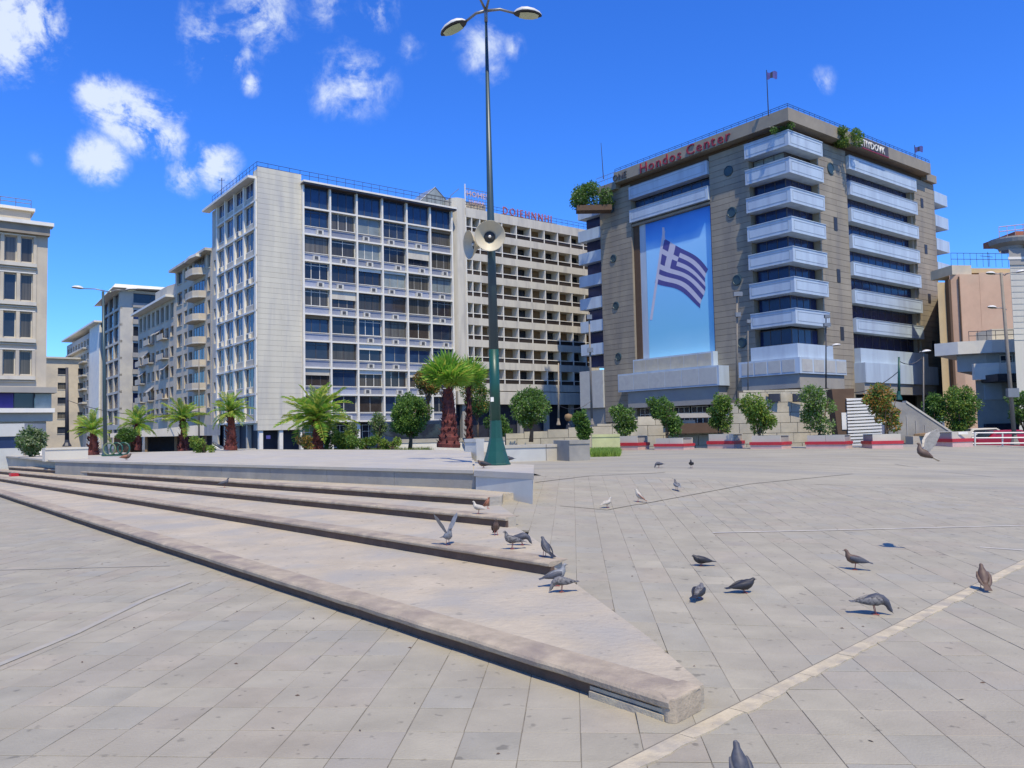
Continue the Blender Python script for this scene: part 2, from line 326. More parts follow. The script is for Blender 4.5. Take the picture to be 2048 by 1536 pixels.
tag(MB().prism([uv2(-40,-4),uv2(-15.9,-4),uv2(-15.9,NV*SD),uv2(-40,NV*SD)],-.3,-.002).build('lower_pavement','slab2'),kind='structure')
# slabs
pave=bpy.data.objects.new('paving',None); COL.objects.link(pave); tag(pave,kind='structure')
cells=[]
for j in range(6,NV):
    off=0
    for i in range(-NU,NU):
        u=i*SW; v=j*SD; cs=[uv2(u,v),uv2(u+SW,v),uv2(u+SW,v+SD),uv2(u,v+SD)]
        c=uv2(u+SW/2,v+SD/2); ins=lambda x,y:(not lowerleft(x,y)) and y>4.9 and x<xedge(y)
        if all(ins(*q) for q in cs): continue
        if abs(c[0])>c[1]*.70+1.2: continue
        cells.append((c,u,v))
invis=[]
def slabmb(mb,u,v,c):
    g=.0010+.0012*random.random()+(.0011 if lowerleft(*c) or (c[0]-S0.x)*sn.x+(c[1]-S0.y)*sn.y<0 else 0); low=lowerleft(*c); sp=(c[0]-S0.x)*sn.x+(c[1]-S0.y)*sn.y
    ins=(not low) and c[1]>4.9 and c[0]<xedge(c[1])
    mid=random.uniform(-.0012,.0012); tx=random.uniform(-.0010,.0010); ty=random.uniform(-.0010,.0010); vs=[]
    for k,(a,b) in enumerate(((u+g,v+g),(u+SW-g,v+g),(u+SW-g,v+SD-g),(u+g,v+SD-g))):
        a+=random.uniform(-.0015,.0015); x,y=uv2(a,b); z=(0 if (low or ins) else zr(x,y))+mid+(tx if k in(1,2) else -tx)+(ty if k>1 else -ty); vs.append((x,y,z))
    cx=sum(q[0] for q in vs)/4; cy=sum(q[1] for q in vs)/4
    top=[(q[0]+(cx-q[0])*.012,q[1]+(cy-q[1])*.012,q[2]) for q in vs]; rim=[(q[0],q[1],q[2]-.0015) for q in vs]; bot=[(q[0],q[1],q[2]-.03) for q in vs]
    mb.add(top+rim+bot,[(0,1,2,3)]+[(4+i,4+(i+1)%4,(i+1)%4,i) for i in range(4)]+[(8+i,8+(i+1)%4,4+(i+1)%4,4+i) for i in range(4)])
def inframe(c):
    z=hgt(*c)-H; q=CM.to_3x3().transposed()@Vector((c[0],c[1],z)); 
    if q.z>=0: return False
    x=CX+F*q.x/-q.z; y=CY-F*q.y/-q.z; return -20<x<2068 and 0<y<1560
near=sorted([c for c in cells if inframe(c[0])],key=lambda c:c[0][0]**2+c[0][1]**2)[:295]; ns=set(id(c) for c in near)
for c in near:
    mb=MB(); slabmb(mb,c[1],c[2],c[0]); mb.build('paving_slab',random.choice(('slab','slab','slab','slab','slab_b','slab_c')),pave)
mb=MB()
for c in cells:
    if id(c) not in ns:
        slabmb(mb,c[1],c[2],c[0]); mi_=random.choice((0,0,0,0,1,2)); mb.m[-9:]=[mi_]*9
tag(mb.build('paving_slabs_beyond',['slab','slab_b','slab_c'],pave),kind='stuff')
# diagonal stone strip
strip=bpy.data.objects.new('stone_channel_strip',None); COL.objects.link(strip); tag(strip,kind='structure')
sd0=G(1225,1536,0); sd1=G(2048,1120,0); dv=(sd1-sd0).normalized(); pv=Vector((dv.y,-dv.x,0)); t=-1.2
while t<14:
    ln=random.uniform(.35,.75); a=sd0+dv*t; b=sd0+dv*(t+ln-.006); wd=.115+random.uniform(-.008,.008)
    pts=[]
    n=5
    for i in range(n+1): q=a.lerp(b,i/n); pts.append((q+pv*0.0)[:2])
    for i in range(n,-1,-1): q=a.lerp(b,i/n); pts.append((q+pv*(wd+random.uniform(-.014,.012)))[:2])
    MB().prism(pts,-.02,.0065+random.uniform(0,.002)).build('strip_stone','strip',strip); t+=ln
tag(MB().prism([(sd0-dv-pv*.012)[:2],(sd1+dv*4-pv*.012)[:2],(sd1+dv*4)[:2],(sd0-dv)[:2]],-.02,.0052).build('slot_channel','joint'),kind='structure')
# painted lines and long movement joints
def flatline(pts,wd,m,name,z=.006,fn=Gr,seg=24):
    mb=MB(); pr=None
    for (a,b) in zip(pts,pts[1:]):
        for i in range(seg):
            t0=i/seg; t1=(i+1)/seg
            p=fn(a[0]+(b[0]-a[0])*t0,a[1]+(b[1]-a[1])*t0); q=fn(a[0]+(b[0]-a[0])*t1,a[1]+(b[1]-a[1])*t1)
            d=(q-p).normalized(); n_=Vector((d.y,-d.x,0))*wd/2
            zz=Vector((0,0,z)); mb.quad(p-n_+zz,q-n_+zz,q+n_+zz,p+n_+zz)
    tag(mb.build(name,m),kind='structure')
M['pline']=mat('worn_white_paint',(.58,.57,.55),.8,.1,4,stain=(.40,.39,.37),stainamt=.9,stscale=2)
M['smear']=mat('worn_pale_mortar',(.33,.32,.29),.85,.1,4,stain=(.285,.275,.245),stainamt=1,stscale=3)
flatline([(1425,1066),(1700,1060),(2070,1051)],.055,'pline','painted_line')
flatline([(1960,1095),(2070,1103)],.05,'pline','painted_line')
flatline([(1790,928),(1900,945),(2070,962)],.09,'smear','pale_joint_line')
flatline([(1280,1009),(1500,968),(1705,948)],.035,'joint','movement_joint')
flatline([(1120,1012),(1215,1020),(1280,1008)],.03,'joint','movement_joint')
flatline([(1070,965),(1180,952),(1330,945)],.05,'joint','movement_joint')
G0=lambda x,y:G(x,y,0)
flatline([(-30,1342),(150,1268),(290,1200),(380,1165)],.07,'smear','pale_joint_line',fn=G0)
flatline([(-20,1141),(340,1132)],.035,'smear','pale_joint_line',fn=G0)
# ------------------------------------------------------------------ fan of steps
steps=thing('stone_steps','four broad shallow pinkish stone steps fanning out across the plaza with dark risers','steps',(0,0,0))
W1=G(950,978,.6); W0_=G(110,940,.6)
back=[E[1],E[2],E[3],Vector((-.77,15.9,0))]; backL=[LL[1],LL[2],LL[3],Vector((W0_.x-2,W0_.y+3,0))]
endpts=[[(1.15,5.03),(1.0,6.2),(.62,8.3),(.5,8.9)],[(.52,9.0),(.2,11.0),(.02,12.0)],[(.02,12.05),(-.15,13.2),(-.25,13.9)],[(-.22,13.95),(-.2,14.6),(.1,14.7),(-.2,16.2)]]
for k in range(4):
    z=.15*k; a=E[k]; b=LL[k]; d=(b-a).normalized(); inn=Vector((d.y,-d.x,0))          # towards the back
    st=MB()
    nd=((LL[k+1]-E[k+1]).normalized() if k<3 else (W0_-W1).normalized()); ni=Vector((nd.y,-nd.x,0)); poly=[(a+inn*.05)[:2],(b+inn*.05)[:2],(backL[k]+Vector((-2,1.5,0)))[:2],(backL[k]+inn*1.5)[:2],(back[k]+nd*.6+ni*.4)[:2]]+[p for p in endpts[k][::-1]]
    st.prism(poly,z-.1,z+.148)
    so_=st.build('step','tread',steps)
    Ln=(b-a).length; nseg=60; nb=MB(); prof=[(.30,.150),(.06,.153),(.02,.150),(-.002,.142),(-.012,.128),(-.011,.108),(-.004,.098),(.05,.096)]
    if k==0: prof=[(.30,.150),(.07,.154),(.03,.151),(.004,.142),(-.008,.125),(-.005,.096),(.004,.086),(.05,.084)]
    o=0
    for i in range(nseg+1):
        q=a+d*(Ln*(i/nseg)**1.8); j=random.uniform(-.006,.006) if i else 0
        for h,zz in prof:
            w_=q+inn*(h+ (j if h<.1 else 0)); nb.v.append((w_.x,w_.y,z+zz+(random.uniform(-.0015,.0015) if h<.2 else -.001)))
    n=len(prof)
    for i in range(nseg):
        for q in range(n-1): nb.f.append((i*n+q,(i+1)*n+q,(i+1)*n+q+1,i*n+q+1)); nb.m.append(0)
    nb.f.append(tuple(range(n))); nb.m.append(0)
    nb.build('nosing','nosing',so_,smooth=False)
    rz_=MB(); r0=a+inn*(.022 if k else .05)+d*(.0 if k else 0); r1=b+inn*.03
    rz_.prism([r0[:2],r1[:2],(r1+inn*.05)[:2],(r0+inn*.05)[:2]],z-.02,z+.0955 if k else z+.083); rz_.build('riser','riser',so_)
# corner block and cream base stone at the near end of the lowest step
a=E[0]; d=(LL[0]-E[0]).normalized(); inn=Vector((d.y,-d.x,0)); ee=Vector((.24,.23,0))
bl=MB(); c0=a-d*.0-inn*.004; bl.prism([(c0+d*.02)[:2],(c0-d*.025+inn*.03)[:2],(c0+ee-d*.01)[:2],(c0+ee+d*.15+inn*.02)[:2],(c0+d*.16+inn*.05)[:2]],-.01,.156)
o=bl.build('corner_stone','nosing',steps); bv=o.modifiers.new('b','BEVEL'); bv.width=.018; bv.segments=3
MB().prism([(a-inn*.004+d*.05)[:2],(a-inn*.004+d*.66)[:2],(a+inn*.08+d*.66)[:2],(a+inn*.08+d*.05)[:2]],-.01,.042).build('base_stone','strip',steps)
MB().prism([(a+inn*.012+d*.04)[:2],(a+inn*.012+d*.665)[:2],(a+inn*.08+d*.665)[:2],(a+inn*.08+d*.04)[:2]],.050,.072).build('base_stone','strip',steps)
# ------------------------------------------------------------------ raised platform, lamp plinth, low walls
BR=G(942,903,.97)
plat=thing('raised_terrace','long low raised terrace with grey shaded front wall and pale smooth top behind the steps','terrace',(0,0,0))
poly=[W1[:2],W0_[:2],(-27,42),(-14,44),(-2.5,33),(BR.x,BR.y)]
mb=MB(); dd=(W0_-W1).normalized(); nn_=Vector((dd.y,-dd.x,0)); nseg=9
for i in range(nseg):
    p=W1.lerp(W0_,i/nseg); q=W1.lerp(W0_,(i+1)/nseg-.0006)
    MB().prism([p[:2],q[:2],(q+nn_*.3)[:2],(p+nn_*.3)[:2]],.3,.90).build('wall_panel','conc',plat)
c=[(x+ (0 if i>1 else 0),y) for i,(x,y) in enumerate(poly)]
p0=W1-nn_*.04; p1=W0_-nn_*.04
MB().prism([p0[:2],p1[:2]]+poly[2:],.905,.97).build('coping','concl',plat)
MB().prism([(W1+nn_*.32+dd*.05)[:2],(W0_+nn_*.32-dd*.3)[:2],(-26.5,41.5),(-14,43.5),(-2.6,32.6),(BR.x-.1,BR.y-.1)],-.3,.903).build('fill','concl',plat)
pl=thing('lamp_plinth','square whitish stone plinth at the end of the terrace carrying the tall green lamp post','plinth',(0,0,0))
q0=(W1.x+.02,W1.y-.12); q1=G(1065,1000,.5)[:2]; q2=(.42,17.6); q3=(-.95,19.6)
MB().prism([q0,q1,q2,q3],.1,.86).build('plinth_block','blue_wall',pl); 
MB().prism([(q0[0]-.03,q0[1]-.03),(q1[0]+.03,q1[1]-.04),(q2[0]+.03,q2[1]),q3],.862,.972).build('coping','concl',pl)
def wallseg(name,label,cat,px0,px1,yb,d0,d1,z0,h,th,m,mc=None,group=None):
    a=P(px0,yb,d0); b=P(px1,yb,d1); a.z=b.z=0; dv_=(b-a).normalized(); n_=Vector((-dv_.y,dv_.x,0))*th
    t=thing(name,label,cat,(a.x,a.y,z0),0,group); o=a
    pts=[(a-o)[:2],(b-o)[:2],(b+n_-o)[:2],(a+n_-o)[:2]]
    MB().prism(pts,0,h*.86).build('wall_body',m,t); e=n_.normalized()*.03; MB().prism([((a-e)-o)[:2],((b-e)-o)[:2],(b+n_+e-o)[:2],(a+n_+e-o)[:2]],h*.862,h).build('coping',mc or m,t)
    return t
wallseg('low_wall','low pale bluish wall just right of the green lamp post base','wall',985,1092,917,27.5,27.8,.5,.72,.5,'blue_wall','concl')
wallseg('low_wall','short cracked cream wall section between the bluish wall and the grey planter block','wall',1093,1137,917,27.8,28,.5,.72,.5,'concl','concl')
wallseg('planter_block','square weathered grey concrete planter block under the first dark shrub','planter',1139,1180,918,27,27.3,.45,.90,1.2,'conc','conc')
wallseg('low_wall','smooth cream curved wall at the far left beside the palm','wall',90,176,920,31,32,.9,.52,.5,'beige','beige')
wallseg('low_wall','mauve end wall closing the terrace near the lamp','wall',930,953,905,29.5,29.0,.6,.85,.35,'blue_wall','blue_wall')
wallseg('low_wall','white low wall behind the tall red-trunked palm','wall',790,1010,888,44,46,-.2,1.55,.4,'white','concl')
# ------------------------------------------------------------------ main lamp with horns
lb=G(993,930,.97); 
lamp=thing('street_lamp','tall tapering green lamp post with radiating lamp arms above the plinth','street lamp',lb)
topz=P(972,40,lb.y).z-.97; tilt=(P(972,40,lb.y).x-lb.x)
mb=MB(); mb.lathe([(.32,0),(.32,.03),(.30,.05),(.22,.3),(.15,.6),(.125,1.0)],8); o=mb.build('flared_base','green',lamp)
hz=topz
def lx(z): return tilt*z/hz
MB().tube([(lx(1.0),0,1.0),(lx(2.6),0,2.6)],[.125,.115],10).build('lower_shaft','green',lamp,smooth=True)
MB().tube([(lx(2.6),0,2.6),(lx(5.2),0,5.2),(lx(hz),0,hz)],[.115,.09,.030],10).build('upper_shaft','gteal',lamp,smooth=True)
MB().tube([(lx(hz),0,hz-.05),(lx(hz),0,hz+.28)],[.04,.045],10).build('head_bracket','metal',lamp,smooth=True)
MB().box(-.10,-.03,-.125,-.09,1.42,1.52).build('notice_sticker','signw',lamp)
def lamphead(base,dirv,arm,parent,sc=1.0,drop=.0):
    d=Vector(dirv).normalized(); q=Vector(base); e=q+d*arm
    MB().tube([q,q.lerp(e,.5)+Vector((0,0,.05*sc)),e],[.028*sc,.025*sc,.022*sc],7).build('lamp_arm','metal',parent,smooth=True)
    # shell: rounded shoe shape
    L_=.52*sc; side=Vector((-d.y,d.x,0)).normalized(); up=side.cross(d)*-1
    if up.z<0: up=-up
    mb=MB(); rings=[(0,.03,.03),(.08,.09,.07),(.25,.15,.11),(.45,.17,.12),(.7,.15,.10),(.9,.09,.06),(1,.02,.015)]; n=12
    for t_,w_,h_ in rings:
        c_=e+d*(t_*L_)
        for k in range(n):
            an=2*PI*k/n; zz=math.sin(an); mb.v.append(tuple(c_+side*math.cos(an)*w_*sc+up*(h_*sc*zz if zz>0 else .03*sc*zz)))
    for i in range(len(rings)-1):
        for k in range(n): mb.f.append((i*n+k,i*n+(k+1)%n,(i+1)*n+(k+1)%n,(i+1)*n+k)); mb.m.append(0 if math.sin(2*PI*(k+.5)/n)>0 else 1)
    hd=mb.build('lamp_head',['wmetal','dmetal'],parent,smooth=True)
    lm=MB(); 
    for t_,w_ in ((.2,.10),(.45,.13),(.7,.12),(.88,.06)):
        for sx in (-1,1): lm.v.append(tuple(e+d*(t_*L_)+side*sx*w_*sc-up*.035*sc))
    lm.f=[(0,2,3,1),(2,4,5,3),(4,6,7,5)]; lm.m=[0]*3; lm.build('lens','lens',hd)
hb=(lx(hz),0,hz+.22)
lamphead(hb,(-.9,.30,-.30),.52,lamp,1.3)
lamphead(hb,(1,.12,-.04),.66,lamp,1.25)
lamphead(hb,(-.45,-.9,.35),.55,lamp,1.1)
lamphead(hb,(.3,-.9,.35),.55,lamp,1.1)
def horn(name,label,z,dirv,off,r=.33):
    t=thing(name,label,'loudspeaker',(lb.x+lx(z)+off[0],lb.y+off[1],lb.z+z))
    d=Vector(dirv)
    MB().lathe([(.05,-.42),(.06,-.30),(.075,-.18),(.12,-.08),(.19,-.02),(r*.8,.04),(r,.09),(r+.012,.10),(r+.012,.085),(r*.8,.02),(.17,-.05),(.10,-.12)],28,axis=d).build('bell','horn',t,smooth=True)
    MB().lathe([(r-.005,.088),(r*.78,.035),(.17,-.03),(.09,-.10),(.0,-.12)],28,axis=d).build('throat','horn',t,smooth=True)
    MB().lathe([(0,-.045),(.11,-.035),(.125,-.062),(.0,-.09)],20,axis=d).build('dark_cone','hornd',t,smooth=True)
    MB().lathe([(0,.02),(.03,.01),(.035,-.02),(.02,-.05),(0,-.06)],12,axis=d).build('centre_plug','signw',t,smooth=True)
    MB().lathe([(0,-.62),(.09,-.60),(.10,-.45),(.06,-.40),(0,-.40)],16,axis=d).build('driver','metal',t,smooth=True)
hzz=P(975,482,lb.y).z-lb.z
horn('horn_loudspeaker','round cream horn loudspeaker facing the viewer on the green lamp post',hzz,(.06,-1,-.08),(-.02,-.42),.33)
horn('horn_loudspeaker','cream horn loudspeaker turned left beside the round one on the lamp post',hzz-.10,(-1,-.45,-.12),(-.42,-.10),.31)
# ------------------------------------------------------------------ simple street poles
def pole(name,label,px,ytop,ybase,Y,r,m,arms=(),cat='street lamp',boxes=(),lean=0,group=None,basez=None):
    b=P(px,ybase,Y); 
    if basez is not None: b.z=basez
    t=P(px+lean,ytop,Y); h=t.z-b.z
    o=thing(name,label,cat,b,0,group); dx=t.x-b.x
    MB().tube([(0,0,0),(dx,0,h)],[r,r*.6],8).build('post',m,o,smooth=True)
    if r>.06: MB().lathe([(r*2,0),(r*2,.06),(r*1.15,.3),(r*1.02,.5)],8).build('base',m,o)
    for (z,ax,ay,ln) in arms:
        lamphead((dx*z/h,0,h-z),(ax,ay,.12),ln,o,.95 if Y<50 else 1.15)
    for (z,w_,hh) in boxes: MB().box(-w_/2+dx*(h-z)/h,w_/2+dx*(h-z)/h,-.25,-.05,h-z-hh,h-z).build('junction_box','metal',o)
    return o
pole('street_lamp','slim green street lamp with two long arms at the far left by the palm',211,583,915,36,.095,'gteal',[(0,-1,-.2,1.0),(.02,1,.2,.8)],lean=-5)
pole('street_post','thick dark navy post standing between far buildings at the left',134,735,893,60,.16,'dmetal',cat='post')
pole('camera_pole','weathered pole with bracket and camera before the brown building',1474,585,800,46,.08,'postgrey',[],'pole',[(.0,.5,.25),(1.2,.3,.25)])
pole('camera_pole','thinner short pole with a small camera beside the weathered pole',1496,640,800,46,.04,'postgrey',[],'pole',[(0,.25,.2)])
pole('camera_pole','dark pole with cameras rising beside the corner balconies',1652,630,790,47,.05,'dmetal',[(1.9,1,-.1,.4)],'pole',[(0,.3,.2),(.5,.4,.2)])
pole('green_pole','short green pole behind the orange tinged shrub',1798,714,800,44,.09,'green',[],'pole')
pole('street_lamp','thin lamp post with one short white head right of the green pole',1847,705,880,44,.05,'postgrey',[(0,1,-.1,.15)])
pole('street_lamp','tall grey lamp post with two pairs of arms in front of the salmon wall',2030,545,890,40,.11,'postgrey',[(.15,-1,-.1,.55),(.1,1,-.2,.5),(1.9,-1,-.2,.6)],boxes=[(5.9,.55,.45)],lean=-28)
pole('pole','thin wooden pole before the beige hotel ground floor',1117,726,850,60,.08,'pole_w',[],'pole')
pole('pole','slender utility pole with boxes beside the left end of the brown hotel',1184,625,850,62,.10,'postgrey',[],'pole',[(.2,.4,.35),(2.8,.45,.35)],lean=-6)
pole('pole','thin pole standing in front of the balcony apartment building',398,700,885,48,.05,'postgrey',[],'pole')
pole('pole','black pole before the shop entrance by the palm',606,835,895,47,.06,'dmetal',[],'pole')
pole('pole','small white pole topped by an orange globe light near the beige hotel',1137,845,868,44,.12,'dmetal',[],'lamp')
og=P(1137,835,44); og=tag(MB().lathe([(0,-.22),(.15,-.18),(.24,0),(.18,.16),(0,.22)],14).build('globe_light','tan',loc=og,smooth=True),'orange tan globe sitting on the small pole near the beige hotel','globe light')
# ------------------------------------------------------------------ facade kit
WC={}
def winmesh(w,h,nv,nh,fm,pm,fw=.06):
    k=(round(w,2),round(h,2),nv,nh,fm,pm,fw)
    if k in WC: return WC[k]
    f=MB(); d=.06
    f.box(0,w,-d,.0,0,fw); f.box(0,w,-d,.0,h-fw,h); f.box(0,fw,-d,0,fw,h-fw); f.box(w-fw,w,-d,0,fw,h-fw)
    for i in range(1,nv): x=w*i/nv; f.box(x-fw/2,x+fw/2,-d+.004,0,fw,h-fw)
    for t_ in nh: f.box(fw,w-fw,-d+.008,0,h*t_-fw/2,h*t_+fw/2)
    p=MB()
    for i in range(max(1,nv)):
        xa=fw+ (w-2*fw)*i/nv; xb=fw+(w-2*fw)*(i+1)/nv; p.box(xa+.002,xb-.002,-.022,-.004,fw,h-fw)
    WC[k]=(f.mesh('window',fm),p.mesh('pane',pm)); return WC[k]
def window(root,fc,ua,ub,za,zb,v,nv=2,nh=(),fm='white',pm='gdark',fw=.06,name='window'):
    fme,pme=winmesh(ub-ua,zb-za,nv,nh,fm,pm,fw)
    loc=(ua,-v,za) if fc=='B' else (-v,ub,za)
    o=link(name,fme,root,loc,0 if fc=='B' else -PI/2); link('pane',pme,o); return o
def acunit(root,fc,u,z,v):
    k='ac'
    if k not in WC:
        m=MB(); m.box(0,.85,-.32,0,0,.55); m.add([(.14+.0,-.325,.06),(.62,-.325,.06),(.62,-.325,.49),(.14,-.325,.49)],[(0,1,2,3)],1); WC[k]=m.mesh('ac_unit',['ac','grille'])
    return link('ac_unit',WC[k],root,(u,-v,z) if fc=='B' else (-v,u+.85,z),0 if fc=='B' else -PI/2)
def facade(root,fc,u0,u1,z0,z1,rows,cols,wall,dep=.3,nv=2,nh=(),fm='white',pms=('gdark',),fw=.06,sill=None,bal=None):
    mb=MB(); zs=[z0]+[z for r in rows for z in r]+[z1]
    for i in range(0,len(zs),2):
        if zs[i+1]-zs[i]>.01: mb.fbox(fc,u0,u1,zs[i],zs[i+1],-dep,0)
    us=[u0]+[u for c in cols for u in c]+[u1]
    for (za,zb) in rows:
        for i in range(0,len(us),2):
            if us[i+1]-us[i]>.01: mb.fbox(fc,us[i],us[i+1],za,zb,-dep,-.002)
    mb.build('wall',wall,root)
    for (za,zb) in rows:
        for (ua,ub) in cols:
            w_=window(root,fc,ua,ub,za,zb,-dep+.01,nv,nh,fm,random.choice(pms),fw)
            if sill:
                s=MB(); s.box(-.06,ub-ua+.06,-dep-.10,-dep+.05,-.09,-.003); link('sill',s.mesh('sill',sill),w_)
def body(root,u0,u1,y0,y1,z0,z1,m,name='building_core'): return MB().box(u0,u1,y0,y1,z0,z1).build(name,m,root)
def even(u0,u1,n,frac):
    p=(u1-u0)/n; return [(u0+p*i+p*(1-frac)/2,u0+p*(i+1)-p*(1-frac)/2) for i in range(n)]
def rowsz(z0,n,pitch,a,b): return [(z0+pitch*i+a,z0+pitch*i+b) for i in range(n)]
def railing(root,pts,h,m='dmetal',sp=1.0,name='railing',z=0):
    mb=MB()
    for a,b in zip(pts,pts[1:]):
        a=Vector((*a,z)); b=Vector((*b,z)); 
        for hh in (h,h*.55): mb.tube([a+Vector((0,0,hh)),b+Vector((0,0,hh))],.03,4)
        n=max(1,int((b-a).length/sp))
        for i in range(n+1): q=a.lerp(b,i/n); mb.tube([q,q+Vector((0,0,h))],.025,4)
    return mb.build(name,m,root)
# ------------------------------------------------------------------ white grid office building
W0=P(515,600,91.8); W0.z=-.3
off=thing('office_building','nine storey office block with white window grid and blank ribbed corner tower','building',W0,CA)
ZB=.3  # z offset from world to local
def zl(z): return z+ZB
TU=5.4; GU1=27.1; AU=17.0
body(off,.5,GU1+.2,.5,AU,zl(3.0),zl(32.2),'gcurt')
# tower courses
tw=MB(); tw.fbox('B',0.02,TU-.02,zl(2.3),zl(33.0),-1.5,-.06); tw.build('tower_core','mgrey',off)
k=0; z=2.3; cm=MB().box(0,1,-.06,0,0,1).mesh('cladding_panel','tower')
pm_={}
while z<33.0:
    h=.62
    for (ua,ub) in (((0,TU),) if k%3 else ((0,TU*.52),(TU*.52,TU))):
        key=round(ub-ua,2)
        if key not in pm_: pm_[key]=MB().box(.004,ub-ua-.004,-.06,.0,0,.60).mesh('cladding_panel','tower')
        link('cladding_panel',pm_[key],off,(ua,.0,zl(z)))
    z+=h; k+=1
mb=MB(); mb.box(0,.0599,.06,1.2,zl(2.3),zl(33.0)); mb.build('tower_return','tower',off)
# ground floor
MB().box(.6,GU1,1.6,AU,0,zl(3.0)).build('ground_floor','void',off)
for u in (.2,2.6,5.2,9.0,12.6,16.2,19.8,23.4,26.8): MB().fbox('B',u,u+.45,0,zl(3.0) if u>5 else zl(2.3),-.6,-.1).build('column','white',off)
for v in (3.8,8,12,16.5): MB().fbox('A',v,v+.45,0,zl(3.0),-.6,-.1).build('column','lgrey',off)
window(off,'B',6.0,8.8,.3,3.1,-1.5,3,(.7,),'white','gpale')
for ua in (10,14,18,22): window(off,'B',ua,ua+2.8,.3,3.1,-1.55,3,(.7,),'white','gdark')
MB().fbox('B',1.0,1.5,1.6,2.0,-.08,-.04).build('entrance_sign','flagb',off)
# bands and mullions
bays=even(TU,GU1,6,1.0); rz0=3.25; pitch=3.25
bme=MB().box(0,GU1-TU,-.38,0,0,.2).mesh('floor_band','white')
for r in range(9): link('floor_band',bme,off,(TU,0,zl(rz0+pitch*r-.1)))
mme=MB().box(-.11,.11,-.42,.05,0,29.1).mesh('mullion','white')
for i in range(7): link('mullion',mme,off,(TU+ (GU1-TU)*i/6+(.12 if i==0 else 0)-(.12 if i==6 else 0),0,zl(3.2)))
MB().box(TU-.1,GU1+.35,-1.0,.6,zl(32.2),zl(32.42)).build('roof_slab','white',off)
MB().box(TU-.1,GU1+.35,-.9,.5,zl(32.0),zl(32.19)).build('roof_soffit','signd',off)
MB().box(-1.0,-.004,.3,AU+1.2,zl(31.9),zl(32.2)).build('roof_slab','white',off)
MB().box(.1,GU1,.6,AU,zl(32.2),zl(32.45)).build('roof_deck','mgrey',off)
railing(off,[(GU1,.3),(TU,.3),(0,.1),(0,AU)],1.1,'dmetal',1.2,z=zl(32.8))
spn=MB().box(0,1,-.05,.05,0,.85).mesh('spandrel_panel','span')
railm=MB().box(0,3.35,-.12,-.06,0,.07).mesh('rail','white')
for r in range(9):
    zb=rz0+pitch*r+.1; zt=zb+pitch-.2 if r<8 else 31.98
    for i,(ua,ub) in enumerate(bays):
        if r==8: window(off,'B',ua+.15,ub-.15,zl(zb+.02),zl(zt),-.12,3,(),'signd','gblue',.07); continue
        pmx=random.choice(['gpale','gblue','gdark','gcurt','gcurt'] if r>4 else ['gdark','gcurt','gbrown','gblue','gcurt'])
        window(off,'B',ua+.13,ub-.13,zl(zb+.98),zl(zt),-.14,random.choice((2,3,3)),random.choice(((),(.82,),(.82,))),random.choice(('signd','mgrey','white')),pmx,.07)
        link('spandrel_panel',spn,off,(ua+.13,.05,zl(zb+.02)),sc=(ub-ua-.26,1,1))
        link('rail',railm,off,(ua+.13,-.05,zl(zb+.90)))
        if random.random()<.4: bh_=random.uniform(.3,1.3); link('roller_blind',MB().box(0,ub-ua-.34,-.16,-.13,-bh_,0).mesh('roller_blind',random.choice(('white','beige','lgrey','tan'))),off,(ua+.17,.02,zl(zt-.02)))
        if random.random()<.75: acunit(off,'B',ua+random.choice((.9,1.4,1.9)),zl(zb+.06),.0+.02)
# left facade, four bays and a narrow one
ab=[(1.0,4.3),(4.3,7.8),(7.8,11.3),(11.3,14.6)]
for r in range(9):
    z_=rz0+pitch*r; MB().fbox('A',.1,14.7,zl(z_-.1),zl(z_+.12),-.1,.22).build('floor_band','white',off)
for u in (.35,4.3,7.8,11.3,14.6): MB().fbox('A',u-.25,u+.25,zl(3.2),zl(31.9),-.2,.18).build('mullion','white',off)
for r in range(9):
    zb=rz0+pitch*r+.12; zt=zb+pitch-.22 if r<8 else 31.88
    for (ua,ub) in ab:
        window(off,'A',ua+.27,ub-.27,zl(zb+.75),zl(zt),-.12,2,(),'white',random.choice(('gdark','gcurt','gdark','gblue')) if r<8 else 'gnavy',.09)
        o=MB().fbox('A',ua+.27,ub-.27,zl(zb+.0),zl(zb+.72),-.2,-.02).build('spandrel_panel','lgrey',off)
        if random.random()<.45 and r<8: acunit(off,'A',ua+random.uniform(.6,1.6),zl(zb+.05),.0)
facade(off,'A',14.6,AU,zl(0),zl(31.8),[(zl(rz0+pitch*r+.9),zl(rz0+pitch*r+2.3)) for r in range(0,7)],[(15.3,16.3)],'lgrey',.25,1,pms=('gdark','gcurt'))
pb_=Vector((W0.x,W0.y,0))+Ad*13; tag(MB().tube([(0,0,0),(0,0,3.2)],.05,5).tube([(-.4,0,2.9),(.4,0,2.9)],.03,4).build('roof_antenna','dmetal',loc=(pb_.x,pb_.y,32.2)),'thin antenna on the left part of the white office block roof','antenna')
# ------------------------------------------------------------------ beige hotel in the centre
BH=Vector((W0.x,W0.y,-.3))+Bd*27.6
bh=thing('beige_hotel','beige eight storey hotel with long bands and recessed balconies behind the green lamp post','building',BH,CA)
X1=26.9
MB().box(.2,X1,3.2,16,0,zl(32.3)).build('building_core','beige',bh)
MB().prism([(0,.6),(.5,0),(1.3,-.1),(1.9,0),(1.9,3.2),(0,3.2)],zl(7),zl(34.2)).build('stair_tower','beige',bh)
pitch=3.05; zt0=32.9
bays_u=[1.9,2.9,4.3,6.3,8.2]+[8.2+2.66*i for i in range(1,8)]
bme=MB().box(1.9,X1,-.15,3.1,0,1.02).mesh('floor_band','beige')
for r in range(9):
    zt=31.75-pitch*r
    if r==0: MB().box(1.9,X1,-.15,3.1,zl(31.65),zl(32.95)).build('roof_parapet','beige',bh)
    else: link('floor_band',bme,bh,(0,0,zl(zt-.02)))
